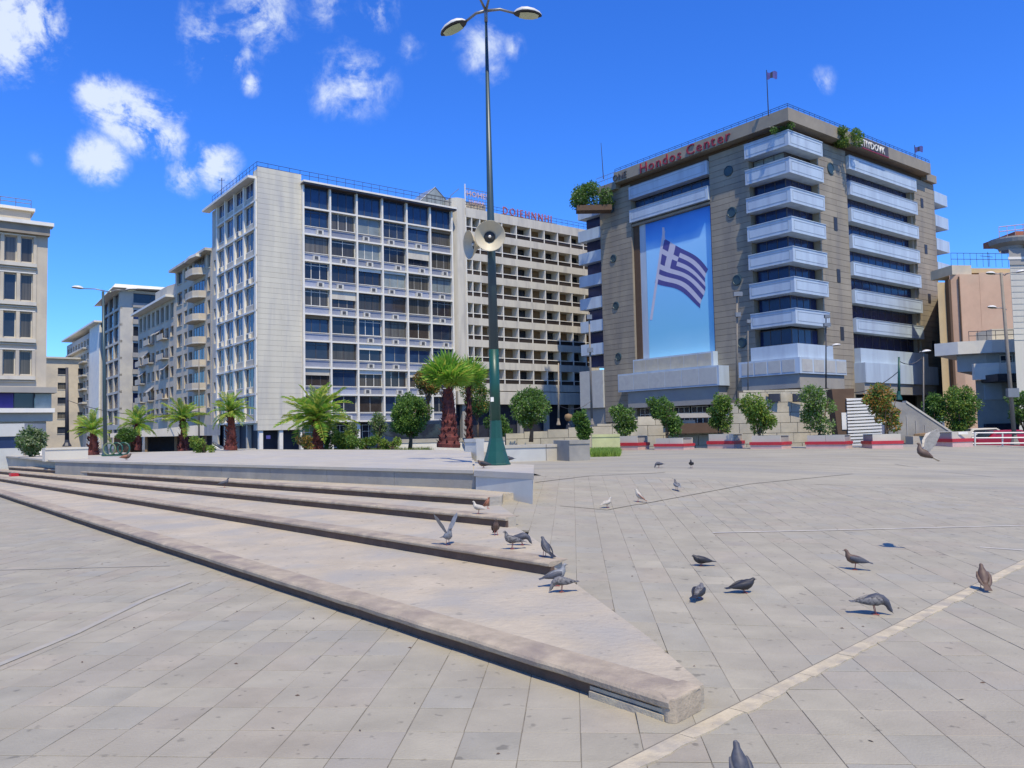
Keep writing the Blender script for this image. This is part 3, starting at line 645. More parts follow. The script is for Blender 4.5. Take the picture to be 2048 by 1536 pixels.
for r in range(8):
    ztop=31.65-pitch*r; zb=ztop-2.0
    for i,(ua,ub) in enumerate(zip(bays_u,bays_u[1:])):
        tanb=i in (2,4,6,8,10)
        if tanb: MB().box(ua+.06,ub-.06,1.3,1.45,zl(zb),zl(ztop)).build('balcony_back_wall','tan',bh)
        else: window(bh,'B',ua+.1,ub-.1,zl(zb),zl(ztop),-1.6,2,(),'dmetal','gdark',.06)
        MB().box(ua+.06,ub-.06,-.02,.04,zl(zb+.03),zl(zb+.62)).build('balustrade_panel','gbrown',bh)
    MB().box(1.95,X1,-.10,-.03,zl(zb+.63),zl(zb+.73)).build('handrail','white',bh)
mme=MB().box(-.07,.07,-.12,1.5,0,24.5).mesh('pier','white')
for u in bays_u: link('pier',mme,bh,(min(u,X1-.1),0,zl(7.35)))
MB().box(0,X1,-.3,3,zl(5.4),zl(7.2)).build('canopy_band','beige',bh)
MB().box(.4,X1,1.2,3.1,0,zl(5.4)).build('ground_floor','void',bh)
for u in (1,6,11,16,21): MB().box(u,u+.6,.2,.9,0,zl(5.4)).build('column','mgrey',bh)
railing(bh,[(1.9,.2),(X1,.2)],1.0,'dmetal',1.1,z=zl(32.95)); railing(bh,[(-4,.6),(1.8,.6)],1.2,'dmetal',.7,z=zl(32.9))
MB().box(2.6,6.4,1.4,3.6,zl(32.95),zl(34.4)).build('penthouse','beige2',bh); 
def letters(txt,size,depth,m,root,fc,u0,z0,v,adv=1.0,name='sign_letter',wsc=1.0):
    u=u0; tot=0; res=[]
    for ch in txt:
        if ch!=' ':
            cu=bpy.data.curves.new('t','FONT'); cu.body=ch; cu.size=size; cu.extrude=depth/2; cu.resolution_u=2
            ob=bpy.data.objects.new('t',cu); COL.objects.link(ob); bpy.context.view_layer.update()
            me=bpy.data.meshes.new_from_object(ob.evaluated_get(bpy.context.evaluated_depsgraph_get())); bpy.data.objects.remove(ob)
            me.materials.clear(); me.materials.append(M[m])
            wd=max((q.co.x for q in me.vertices),default=0)
            if fc=='B': loc=(u,-v,z0); rt=(PI/2,0,0)
            else: loc=(-v,u,z0); rt=(PI/2,0,-PI/2)
            o=link(name,me,root,loc,rot=rt,sc=(wsc,1,1)); u+= (1 if fc=='B' else -1)*(wd*wsc+size*.13*adv)
        else: u+=(1 if fc=='B' else -1)*size*.45
    return u
sg=thing('roof_sign','row of faded dark red letters standing on the beige hotel roof','sign',BH,CA)
MB().box(8.2,18.8,-.02,.02,zl(33.0),zl(33.1)).build('sign_frame','metal',sg)
letters('DOIEHNNHI',1.6,.15,'pinkr',sg,'B',8.4,zl(33.05),.06,1.5,wsc=.85)
sg2=thing('roof_sign','faded pink lettered hoarding on a lattice frame above the horn loudspeakers','sign',BH,CA)
for i in range(9): MB().tube([(2.6+.5*i,.9,zl(32.9)),(2.6+.5*i,.9,zl(36.2))],.035,4).build('frame_post','metal',sg2)
for zz in (33.9,34.6,35.3,36.1): MB().tube([(2.5,.9,zl(zz)),(6.7,.9,zl(zz))],.035,4).build('frame_rail','metal',sg2)
letters('HOHEH',1.15,.1,'pinkw',sg2,'B',2.7,zl(35.0),-.84+.0,.9); letters('EHIHNI',.75,.1,'pinkw',sg2,'B',3.2,zl(33.95),-.84,.9)
MB().box(2.3,2.42,.6,.72,zl(31.8),zl(36.6)).build('white_mast','white',sg2)
gd=thing('glass_pavilion','pointed grey blue glass pavilion roof on the terrace left of the pink hoarding','pavilion',BH,CA)
MB().add([(-5.2,2,zl(32.5)),(2.2,2,zl(32.5)),(2.2,7,zl(32.5)),(-5.2,7,zl(32.5)),(-1.4,2.6,zl(36.0)),(-1.4,6.4,zl(36.0))],[(0,1,4),(1,2,5,4),(2,3,5),(3,0,4,5)]).build('glass_roof','gpale',gd)
MB().tube([(0,1.9,zl(33)),(.8,1.9,zl(35)),(2.2,1.9,zl(36.2))],.05,5).tube([(-5.2,2,zl(32.5)),(-1.4,2.55,zl(36.0)),(2.2,2,zl(32.5))],.05,5).build('roof_rib','metal',gd)
# ------------------------------------------------------------------ buildings down the left street (facade line A from the office corner)
def along(t,off_=0.0): q=Vector((W0.x,W0.y,-.3))+Ad*t-Bd*off_; return q
# rounded balcony building
b5=thing('apartment_building','cream apartment building with stacked curved balconies left of the white office block','building',along(17.2),CA)
body(b5,.31,14,0,17.8,0,zl(26.6),'beige2')
rws=rowsz(zl(5.0),7,3.15,.6,2.5)
facade(b5,'A',0,17.8,0,zl(26.6),rws,[(.7,1.9),(9.0,10.6),(11.6,13.0),(14.2,16.8)],'beige2',.3,2,pms=('gdark','gcurt','gbrown'),fm='mgrey',sill='beige')
bp=[(-0.001,2.6),(-.9,2.8),(-1.5,3.6),(-1.6,5.2),(-1.5,7),(-.9,8),(-0.001,8.2)]
for k in range(7):
    z=zl(4.9+3.15*k)
    bal=MB().prism(bp,z,z+.22).build('balcony','beige',b5)
    par=MB(); ip=[(x*.9-.0,y) for x,y in bp]
    for (a,b) in zip(bp,bp[1:]): 
        a2=(a[0]*.9,a[1]+(5.4-a[1])*.04); b2=(b[0]*.9,b[1]+(5.4-b[1])*.04); par.prism([a,b,b2,a2],z+.222,z+.95)
    link('parapet',par.mesh('parapet','beige2'),bal)
    window(b5,'A',2.9,7.9,z+.3,z+2.6,.012,4,(),'mgrey',random.choice(('gdark','gcurt')),.07)
MB().box(-.9,14,-.0,18.2,zl(26.6),zl(26.95)).build('roof_slab','beige',b5); MB().box(2,12,2,15,zl(26.95),zl(28.6)).build('penthouse','lgrey',b5)
MB().prism([(-1.3,2.6),(-1.6,5),(-1.3,8.2),(-.6,8.2),(-.6,2.6)],zl(26.2),zl(26.58)).build('balcony_roof','white',b5)
# grimy grey building with awnings
b4=thing('apartment_building','weathered grey apartment building with dark loggias on its top floor and curved roof edge','building',along(35.1),CA)
body(b4,.36,14,0,23.5,0,zl(22.9),'lgrey')
facade(b4,'A',0,23.5,0,zl(22.9),rowsz(zl(4.0),5,3.1,.7,2.3)+[(zl(19.9),zl(22.3))],even(.3,23.2,8,.62),'beige2',.35,2,pms=('gdark','gcurt','gbrown','gpale'),fm='mgrey',sill='lgrey')
MB().prism([(-1.4,0),(-1.2,23.8),(14,23.8),(14,0)],zl(22.9),zl(23.25)).build('roof_slab','white',b4)
MB().prism([(0.5,0),(-.2,4),(-.2,11),(.8,15),(8,15),(8,0)],zl(23.26),zl(25.2)).build('curved_penthouse','lgrey',b4)
for k in range(5):
    for u in (3.6,12.4,18.0):
        if random.random()<.8:
            z=zl(4.0+3.1*k+.5); o=MB().fbox('A',u,u+3.6,z,z+.15,.0,.9).build('balcony','lgrey',b4); link('parapet',MB().fbox('A',u,u+3.6,z+.15,z+.9,.84,.9).mesh('parapet','beige2'),o)
aw=MB().add([(0,0,0),(0,2.4,0),(-.9,2.4,-.9),(-.9,0,-.9)],[(0,1,2,3)]).mesh('awning','mgrey')
for (u,z) in ((6.6,19),(9.5,19),(15.5,16),(3.5,13),(12.5,10),(18,13)): link('awning',aw,b4,(-.02,u,zl(z)))
# glass corner building
b3=thing('glass_office_building','grey blue corner block with tall window strips and folded roof canopy beyond the side street','building',along(73.2),CA)
body(b3,.41,16,.41,17,0,zl(29.0),'gdark')
fr=[(zl(4.3+3.2*k),zl(4.3+3.2*k+2.75)) for k in range(8)]
facade(b3,'A',0,16.5,0,zl(30),[(zl(.6),zl(3.4))]+fr,[(1.4,5.6),(6.2,10.8),(11.4,15.6)],'lgrey',.4,3,(.35,),'signd',('gnavy','gdark','gcurt'),.09)
facade(b3,'B',0,16,0,zl(30),[(zl(.6),zl(3.4))]+fr,[(2.3,8.5),(9.3,15.2)],'lgrey',.4,2,(),'signd',('gnavy','gdark'),.09)
for k in range(8): MB().fbox('B',2.2,8.6,zl(4.3+3.2*k),zl(4.3+3.2*k+.9),.0,.25).build('balcony_railing','mgrey',b3)
MB().add([(-1.6,-1.8,zl(30.0)),(17,-1.8,zl(30.6)),(17,17,zl(30.6)),(-1.6,17,zl(28.9)),(-1.2,-1.5,zl(30.7)),(17,-1.6,zl(31.0)),(17,17,zl(31)),(-1.2,17,zl(29.3))],[(0,3,2,1),(4,5,6,7),(0,1,5,4),(1,2,6,5),(2,3,7,6),(3,0,4,7)]).build('roof_canopy','white',b3)
MB().lathe([(1.3,0),(1.3,.9),(1.8,1.0),(1.8,1.25),(0,1.3)],16,org=(3,9,zl(31))).build('roof_tank','lgrey',b3)
# far street row
b2=thing('apartment_building','pale far apartment block with blank white gable and bands of windows down the left street','building',along(93),CA)
body(b2,.31,12,0,40,0,zl(25),'lgrey')
facade(b2,'A',0,11,0,zl(26),[],[],'white',.3); 
facade(b2,'A',11.02,41,0,zl(25),rowsz(zl(3.4),7,3.05,.7,2.2),even(11.3,40.5,8,.66),'lgrey',.3,2,pms=('gdark','gcurt'),fm='lgrey',sill='white')
for k in range(7): MB().fbox('A',13,36,zl(3.4+3.05*k),zl(3.4+3.05*k+.35),.0,1.0).build('balcony_slab','lgrey',b2)
MB().box(-1.1,12,-.3,42,zl(26.02),zl(26.4)).build('roof_slab','white',b2)
b1=thing('apartment_building','most distant cream apartment block closing the row at the far left with small square windows','building',along(136,-1),CA)
body(b1,.31,14,0,60,0,zl(22),'beige2')
facade(b1,'A',0,60,0,zl(22),rowsz(zl(2.5),6,3.1,.8,2.3),even(1,59,12,.4),'beige2',.3,1,pms=('gdark','gcurt'),fm='mgrey')
facade(b1,'B',0,14,0,zl(22),rowsz(zl(2.5),6,3.1,.8,2.3),even(1,13,3,.4),'beige2',.3,1,pms=('gdark','gcurt'),fm='mgrey')
MB().box(-.6,14,-.5,60,zl(22.01),zl(22.3)).build('roof_slab','lgrey',b1)
q=P(84,800,175); b0=thing('apartment_building','small pale grey block just right of the left corner building with square windows','building',(q.x,q.y,-.3),CA)
body(b0,.31,16,.31,14,0,20,'lgrey')
facade(b0,'B',0,16,0,20,rowsz(2.4,5,3.3,.9,2.4),[(3,4.6),(7,8.6),(11,12.6)],'beige2',.3,1,pms=('gdark','gcurt'),fm='mgrey',sill='lgrey')
MB().box(-.6,16.5,-.6,14,20.01,20.4).build('roof_slab','lgrey',b0)
# ------------------------------------------------------------------ left corner building
LB=P(93,700,68); LB.z=-.3; LW=16
lbd=thing('corner_building','tall cream building cut by the left frame edge with paired windows and violet shop blind','building',LB+Bd*(-LW),CA)
def lz(y): return FB(60,y,(LB.x,LB.y),Bd)[1]+.3
pr=[(475,525),(549,602),(625,676),(702,750)]
uR=LW+FB(68,600,(LB.x,LB.y),Bd)[0]; uL=LW+FB(2,600,(LB.x,LB.y),Bd)[0]
body(lbd,0,LW-.01,.36,12,lz(785),lz(447),'beige2')
umid=(uL+uR)/2; wd=(uR-uL)/2; cols=[]
u=uR
for i in range(6): cols.append((u-wd+.18,u-.10)); u-=wd
cols=cols[::-1]
rws=sorted([(lz(b),lz(a)) for a,b in pr])
facade(lbd,'B',0,LW,lz(782),lz(470),rws,cols,'beige2',.35,1,(),'beige',('gcurt','gdark','gcurt'),.08)
for (za,zb) in rws:
    MB().fbox('B',0,uR+.15,za-.42,za-.12,0,.28).build('sill_band','beige',lbd); MB().fbox('B',0,uR+.15,za-.62,za-.5,0,.14).build('sill_band','beige2',lbd); MB().fbox('B',0,uR+.1,zb+.06,zb+.14,0,.1).build('lintel','white',lbd)
    for (ua,ub) in cols: MB().fbox('B',ub+.0,ub+.26,za-.1,zb+.05,-.02,.08).build('window_pier','beige2',lbd)
MB().fbox('B',0,LW+.1,lz(470),lz(452),-.2,.5).build('cornice','hbrown',lbd); MB().fbox('B',-.1,LW+.35,lz(452)+.003,lz(445),-.4,.8).build('cornice_slab','white',lbd)
MB().box(0,LW-1.2,1.0,8,lz(445),lz(418)).build('penthouse','beige2',lbd); MB().box(0,LW-.9,.7,8,lz(418)+.01,lz(412)).build('penthouse_roof','white',lbd)
railing(lbd,[(LW-8,.8),(LW-1.2,.8)],.7,'metal',1,z=lz(412))
MB().fbox('B',0,LW+.6,lz(787),lz(776),-.2,1.6).build('shop_canopy','mgrey',lbd)
for i,(ua,ub,m_) in enumerate(((0,LW-2.45,'purple'),(LW-2.4,LW-.95,'gdark'),(LW-.9,LW+.3,'gpale'))): MB().fbox('B',ua,ub,lz(817),lz(788),-.2,.9).build('shop_window',m_,lbd)
MB().fbox('B',0,LW+.5,lz(826),lz(817.4),-.2,1.4).build('ledge','white',lbd)
MB().fbox('B',0,LW+.4,lz(843),lz(826.3),-.2,1.0).build('sign_band','beige2',lbd)
MB().fbox('B',0,LW,0,lz(843.3),-.2,.3).build('shop_front','blue_wall',lbd)
kq=G(-60,952,0); kr=G(86,948,0)
ks=thing('site_cabin','long pale blue grey cabin with a dark window strip at the left frame edge','cabin',(0,0,0))
dk=(kr-kq).normalized(); nk=Vector((-dk.y,dk.x,0)); 
def kbox(a,b,z0,z1,f0,f1,m_,nm): p=kq.lerp(kr,a); r=kq.lerp(kr,b); MB().prism([(p-nk*f0)[:2],(r-nk*f0)[:2],(r+nk*f1)[:2],(p+nk*f1)[:2]],z0,z1).build(nm,m_,ks)
kbox(0,.72,0,1.35,0,2.5,'blue_wall','cabin_wall'); kbox(0,.72,1.352,1.95,-.06,2.4,'gnavy','window_strip'); kbox(0,.74,1.952,2.6,.05,2.55,'blue_wall','cabin_fascia'); kbox(.76,.98,0,1.8,0,.5,'white','end_panel')
# ------------------------------------------------------------------ brown hotel
H0=P(1578,500,85); H0.z=0
hot=thing('department_store','large brown stone and pale blue balcony building with a flag poster on its left face','building',H0,CA)
def hz_(y): return P(1578,y,85).z
LA=32.8; LB_=37.6
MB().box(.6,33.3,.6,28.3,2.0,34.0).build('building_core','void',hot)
def towerp(fc,u0,u1,z0,z1,v=0.55,rnd=0):
    g=MB(); g.fbox(fc,u0+.03,u1-.03,z0,z1,-1.2,v-.08); g.build('tower_core','jointd',hot)
    z=z0;k=0; hh=.69
    while z<z1-.1:
        cuts=[u0,u1] if k%2 else [u0,u0+(u1-u0)*random.choice((.35,.5,.62)),u1]
        for a,b in zip(cuts,cuts[1:]):
            key=('tp',fc,round(b-a,2))
            if key not in WC: WC[key]=MB().fbox(fc,.008,b-a-.008,0,hh-.035,v-.079,v).mesh('stone_panel','hbrown')
            link('stone_panel',WC[key],hot,(a,0,z) if fc=='B' else (0,a,z))
        # side returns
        z+=hh;k+=1
    for s_ in (0,1):
        uu=u0 if s_==0 else u1-.028
        MB().fbox(fc,uu,uu+.028,z0,z1,-.4,v-.082).build('tower_side','hbrown',hot)
towerp('A',4.3,9.8,4.6,33.2); towerp('A',22.6,28.4,2.5,33.0)
towerp('B',5.3,11.4,4.6,33.4); towerp('B',27.8,33.4,3.0,33.2)
tops=[33.05,30.1,26.9,23.7,20.5,17.25,13.9]; PH=1.58
def parapet(fc,u0,u1,zt,v0=-.3,v1=1.0,ph=PH,m='balc',panel=True):
    o=MB().fbox(fc,u0,u1,zt-ph,zt,v0,v1).build('balcony_parapet',m,hot)
    g=MB(); w_=.05
    if panel:
        a,b=u0+.35,u1-.35; zb=zt-ph+.35; z2=zt-.3
        g.fbox(fc,a,b,z2,z2+w_,v1,v1+.02); g.fbox(fc,a,b,zb,zb+w_,v1,v1+.02); g.fbox(fc,a,a+w_,zb+w_,z2,v1,v1+.02); g.fbox(fc,b-w_,b,zb+w_,z2,v1,v1+.02)
    g.fbox(fc,u0,u1,zt-.0,zt+.07,v1-.25,v1+.05)
    link('trim',g.mesh('trim','bgroove' if panel else m),o); return o
# corner balconies wrap both faces
for i,zt in enumerate(tops):
    poly=[(-1.3,4.29),(-1.3,-1.3),(5.29,-1.3),(5.29,.6),(.6,.6),(.6,4.29)]
    o=MB().prism(poly,zt-PH,zt).build('balcony_parapet','balc',hot)
    g=MB()
    for fc,(a,b) in (('A',(-.9,4.0)),('B',(-.9,5.0))):
        for zz in (zt-.32,zt-PH+.3): g.fbox(fc,a,b,zz,zz+.05,1.3,1.32)
        for uu in (a,b): g.fbox(fc,uu,uu+.05,zt-PH+.352,zt-.322,1.3,1.32)
    link('trim',g.mesh('trim','bgroove'),o)
    link('coping',MB().prism([(x-(.06 if x<0 else 0),y-(.06 if y<0 else 0)) for x,y in poly],zt+.002,zt+.08).mesh('coping','balc'),o)
    zb=zt-PH
    if i<6:
        nz_=tops[i+1]
        window(hot,'A',.2,4.2,nz_+.1,zb-.01,-.25,3,(),'signd','gnavy' if i else 'gpale',.07); window(hot,'B',.2,5.2,nz_+.1,zb-.01,-.25,4,(),'signd','gnavy' if i else 'gbrown',.07)
window(hot,'A',.2,4.2,10.4,12.1,-.25,3,(),'signd','gnavy',.07); window(hot,'B',.2,5.2,10.4,12.1,-.25,4,(),'signd','gnavy',.07)
# lower shop canopy round the corner
MB().prism([(-1.5,4.29),(-1.5,-1.5),(5.29,-1.5),(5.29,.6),(.6,.6),(.6,4.29)],8.7,10.2).build('canopy','balc',hot)
MB().prism([(-2.0,5.6),(-2.0,-2.0),(7.0,-2.0),(7.0,.6),(.6,.6),(.6,5.6)],7.0,8.69).build('canopy','balc',hot)
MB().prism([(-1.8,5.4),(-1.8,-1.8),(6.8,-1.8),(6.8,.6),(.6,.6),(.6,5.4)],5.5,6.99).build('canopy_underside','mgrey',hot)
for u in (-1.4,.3,2.0,3.7): MB().fbox('A',u,u+1.5,7.2,8.5,2.0,2.03).build('canopy_panel','blue_wall',hot)
for u in (-1.6,.6,2.8,5.0): MB().fbox('B',u,u+1.9,7.2,8.5,2.0,2.03).build('canopy_panel','blue_wall',hot)
# right face bands
for i,zt in enumerate([32.95,29.9,26.75,23.6,20.4,17.15,13.8]):
    parapet('B',11.43,27.77,zt,v1=.95)
    nb=[29.9,26.75,23.6,20.4,17.15,13.8,10.4][i]
    window(hot,'B',11.8,27.4,nb+.08,zt-PH-.01,-.25,9,(),'signd','gnavy',.06)
    MB().fbox('B',27.3,27.77,nb+.08,zt-PH-.003,-.3,.3).build('pier','fascia',hot)
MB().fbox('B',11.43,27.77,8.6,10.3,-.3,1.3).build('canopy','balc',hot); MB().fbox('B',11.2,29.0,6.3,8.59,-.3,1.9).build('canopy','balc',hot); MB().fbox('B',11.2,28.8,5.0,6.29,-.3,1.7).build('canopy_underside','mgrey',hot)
# end balconies at both ends
for i,zt in enumerate([32.6,29.4,26.2,23.0,19.8,16.6,13.4]):
    MB().prism([(33.43,-.6),(37.6,-.4),(37.6,5),(33.43,5)],zt-PH,zt-.05).build('balcony_parapet','balc',hot)
    MB().prism([(33.43,.5),(35.2,.5),(35.2,5),(33.43,5)],zt-3.2,zt-PH-.002).build('dark_window','gnavy',hot)
    MB().prism([(-.4,28.43),(-.6,32.8),(5,32.8),(5,28.43)],zt-PH,zt-.05).build('balcony_parapet','balc',hot)
    MB().prism([(.5,28.43),(.5,32.2),(5,32.2),(5,28.43)],zt-3.2,zt-PH-.002).build('dark_window','gnavy',hot)
MB().prism([(33.43,-1),(38.5,-.6),(38.5,5),(33.43,5)],5.2,9.6).build('canopy','balc',hot)
MB().prism([(-.8,28.43),(-1,32.8),(5,32.8),(5,28.43)],4.5,9.6).build('canopy','blue_wall',hot)
MB().prism([(-.4,28.5),(-.4,32.6),(5,32.6),(5,28.5)],0,4.49).build('shop_front','mgrey',hot)
# roof fascia
MB().prism([(-1.6,24.5),(-1.6,-1.6),(30.5,-1.6),(30.5,.6),(.8,.6),(.8,24.5)],34.0,35.4).build('roof_fascia','fascia',hot)
MB().prism([(-1.2,28.4),(-1.2,24.55),(30.55,24.55),(30.55,-1.0),(33.4,-1.0),(33.4,28.4)],33.4,34.4).build('roof_deck','fascia',hot)
MB().prism([(-.3,28.4),(-.3,-.3),(33.3,-.3),(33.3,28.4)],33.3,33.99).build('roof_soffit','rust',hot)
for a,b in (((-1.5,-1.5),(-1.5,24.4)),((-1.5,-1.5),(30.4,-1.5))): railing(hot,[a,b],.45,'dmetal',1.0,z=35.4)
railing(hot,[(-1.1,24.6),(-1.1,28.3)],1.3,'metal',.5,z=34.4)
# poster bay
for i,zt in enumerate((33.0,29.95)): parapet('A',9.83,22.57,zt,v1=.9)
window(hot,'A',10.0,22.4,30.05,31.25,-.25,8,(),'signd','gblue',.06)
MB().fbox('A',9.83,22.57,27.9,28.2,-.3,.5).build('poster_lintel','fascia',hot)
MB().fbox('A',9.83,10.14,10.3,27.9,-.3,.2).build('glass_strip','gnavy',hot); MB().fbox('A',20.55,21.6,10.3,27.9,-.3,.1).build('glass_strip','balc',hot); MB().fbox('A',21.6,22.57,10.3,27.9,-.3,.2).build('glass_strip','rust',hot)
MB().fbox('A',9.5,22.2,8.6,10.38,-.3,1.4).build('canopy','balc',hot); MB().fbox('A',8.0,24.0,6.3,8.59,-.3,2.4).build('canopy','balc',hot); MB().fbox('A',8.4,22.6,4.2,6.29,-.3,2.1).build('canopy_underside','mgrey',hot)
for i in range(6): MB().fbox('A',8.3+2.6*i,8.3+2.6*i+2.5,6.5,8.4,2.4,2.43).build('canopy_panel','blue_wall',hot)
for i in range(6): MB().fbox('A',9.8+2.05*i,9.8+2.05*i+1.97,8.75,10.2,1.4,1.43).build('canopy_panel','concl',hot)
for i in range(5): window(hot,'A',8.6+2.8*i,11.1+2.8*i,1.6,4.1,.2,3,(.7,),'white','gdark')
# roundels and little dark openings on the towers
def roundel(fc,u,z,r=.62,m='gteal'):
    loc=(u,-.551,z) if fc=='B' else (-.551,u,z); ax=(0,-1,0) if fc=='B' else (-1,0,0)
    MB().lathe([(r,0),(r,.08),(r*.85,.12),(r*.8,.07),(0,.06)],20,axis=ax).build('round_grille',m,hot,loc)
for y in (348,430,495+70,690): t_,z_=FB(1463+ (y-348)*.08,y-4,(H0.x,H0.y),Ad); roundel('A',t_,z_)
t_,z_=FB(1467,455,(H0.x,H0.y),Ad)
for x,y in ((1229,420),(1233,518),(1238,612),(1243,714)): t_,z_=FB(x,y,(H0.x,H0.y),Ad); roundel('A',t_,z_,.55)
for x,y,kx in ((1652,340,0),(1662,450,1),(1668,553,1),(1675,668,1)):
    t_,z_=FB(x,y,(H0.x,H0.y),Bd)
    if kx: MB().fbox('B',t_-.35,t_+.35,z_-.75,z_+.75,.55,.60).build('vent_opening','dmetal',hot)
    else: roundel('B',t_,z_,.7)
for x,y in ((1835,408),(1843,500),(1850,598),(1858,692)):
    t_,z_=FB(x,y,(H0.x,H0.y),Bd); MB().fbox('B',t_-.35,t_+.35,z_-.6,z_+.6,.55,.60).build('vent_opening','dmetal',hot)
# sign letters on the fascia
hs=thing('roof_sign','dark red lettering on the left roof fascia of the brown building','sign',H0,CA)
t0,_=FB(1303,330,(H0.x,H0.y),Ad); t1,_=FB(1441,290,(H0.x,H0.y),Ad)
for (u_,w_) in ((t0-.1,6.2),(t0-7.6,6.4)): pass
ue=letters('Hondos',1.75,.12,'redsign',hs,'A',t0+.6,34.02,1.66,1.0,wsc=1.12); letters('Center',1.75,.12,'redsign',hs,'A',ue-.5,34.12,1.66,1.0,wsc=1.12)
t2,_=FB(1270,345,(H0.x,H0.y),Ad); letters('ONE',1.2,.1,'signd',hs,'A',t2+2.5,34.2,1.66,.6)
hs2=thing('roof_sign','white lettering on dark backing on the right roof fascia of the brown building','sign',H0,CA)
t0,_=FB(1690,312,(H0.x,H0.y),Bd); t1,_=FB(1752,340,(H0.x,H0.y),Bd)
MB().fbox('B',t0,t1,34.08,35.3,1.6,1.66).build('sign_backing','signd',hs2)
letters('LTIYDOVK',1.2,.1,'signw',hs2,'B',t0+.3,34.2,1.72,.5,wsc=.95)
MB().fbox('B',t0+1,t1,33.96,34.06,1.6,1.70).build('red_trim','redsign',hs2)
def flagp(label,x,y0,y1,px,Y,col):
    b=P(x,y1,Y); t=P(px,y0,Y); o=thing('flag_pole',label,'flagpole',b); MB().tube([(0,0,0),(t.x-b.x,0,t.z-b.z)],[.06,.04],6).build('mast','dmetal',o)
    f=MB(); n=6
    for i in range(n+1):
        xx=t.x-b.x+.05+1.15*i/n; yy=.15*math.sin(i*1.3)
        f.v+= [(xx,yy,t.z-b.z-.2-.06*math.sin(i)),(xx+.05*math.sin(i*2),yy+.05,t.z-b.z-.95-.10*math.cos(i*1.4))]
    for i in range(n): f.f.append((2*i,2*i+2,2*i+3,2*i+1)); f.m.append(0 if i!=2 else 1)
    f.build('flag',[col,'pg1'],o); return o
flagp('tall flag pole over the near roof corner of the brown building',1537,140,232,1533,83.5,'flagb')
flagp('flag pole with a small ragged flag at the right end of the brown building roof',1833,290,356,1829,104,'flagb')
q=P(1207,358,106); tag(MB().tube([(0,0,0),(-.2,0,5.0)],[.07,.03],5).build('roof_antenna','dmetal',loc=q),'bare thin mast above the rooftop hedge of the brown building','antenna')
# printed flag poster
pos=thing('flag_poster','giant poster of a waving blue and white striped flag against blue sky','poster',H0,CA)
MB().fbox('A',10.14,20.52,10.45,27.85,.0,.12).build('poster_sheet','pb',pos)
def pp(px,py,v): u_,z_=FB(px,py,(H0.x,H0.y),Ad); return (-v,u_,z_)
def fpt(s,t_):   # s down the hoist, t along the fly
    ax,ay=1331+( 1311-1331)*s,478+(566-478)*s; bx,by=1417+(1403-1417)*s,540+(612-540)*s
    x=ax+(bx-ax)*t_; y=ay+(by-ay)*t_+ 5*math.sin(t_*6.0+s*1.5)*t_**.5 - 7*math.sin(t_*PI); x+=2.5*math.sin(s*9+t_*3)*t_
    return x,y
fb=MB(); fw_=MB(); NT=16
for k in range(9):
    tgt=fb if k%2==0 else fw_; t_start=0 if k>4 else .37
    for i in range(NT):
        a=t_start+(1-t_start)*i/NT; b=t_start+(1-t_start)*(i+1)/NT
        tgt.quad(pp(*fpt(k/9,a),.135),pp(*fpt(k/9,b),.135),pp(*fpt((k+1)/9,b),.135),pp(*fpt((k+1)/9,a),.135))
for i in range(6):
    for j in range(5):
        a,b=.37*i/6,.37*(i+1)/6; s0,s1=j/9,(j+1)/9
        m_=fw_ if (j==2 or i in (2,3)) else fb
        m_.quad(pp(*fpt(s0,a),.135),pp(*fpt(s0,b),.135),pp(*fpt(s1,b),.135),pp(*fpt(s1,a),.135))
fb.build('blue_stripe','flagb',pos); fw_.build('white_stripe','flagw',pos)
fo=MB(); 
fo.quad(pp(1327,462,.14),pp(1332,462,.14),pp(1306,640,.14),pp(1301,640,.14)); fo.quad(pp(1326,455,.141),pp(1330,455,.141),pp(1332,480,.141),pp(1326,480,.141)); fo.build('printed_pole','flagw',pos)
# ------------------------------------------------------------------ right side buildings
def bl_at(px,Y): q=P(px,700,Y); return Vector((q.x,q.y,-.3))
br=thing('salmon_building','windowless salmon pink gable wall with dark vertical seams behind the white house','building',bl_at(1893,92),R(8))
def bz(y,Y=92,px=1950): return P(px,y,Y).z+.3
wbr=(P(2052,700,92).x-P(1893,700,92).x)*1.06
MB().prism([(0,1.0),(1.3,1.0),(9.5,12),(8.2,12)],0,bz(560)).build('side_wall','brick2',br)
MB().prism([(1.3,.6),(2.2,0),(4.6,-.1),(12,12),(9.5,12)],0,bz(547)).build('gable_wall','brick',br)
MB().prism([(4.66,-.05),(wbr*1.02,-.05),(wbr+8,12),(12.1,12)],0,bz(543)).build('gable_wall','brick',br)
MB().box(1.0,1.3,.4,1.0,0,bz(556)).build('dark_seam','rust',br); MB().box(4.6,4.66,-.02,.5,0,bz(545)).build('dark_seam','rust',br); MB().tube([(2.0,-.05,bz(690)),(2.0,-.05,bz(552))],.08,6).build('downpipe','rust',br)
MB().box(1.4,3.9,.2,4,bz(547)+.01,bz(528)).build('roof_parapet','beige2',br); MB().box(4.0,wbr,.4,5,bz(543)+.01,bz(533)).build('roof_parapet','brick2',br)
railing(br,[(1.5,.4),(wbr,.4)],1.6,'dmetal',.8,z=bz(530))
MB().tube([(6.3,.4,bz(530)),(6.3,.4,bz(500))],.04,4).tube([(5.3,.4,bz(508)),(6.9,.4,bz(510))],.03,4).build('aerial','dmetal',br)
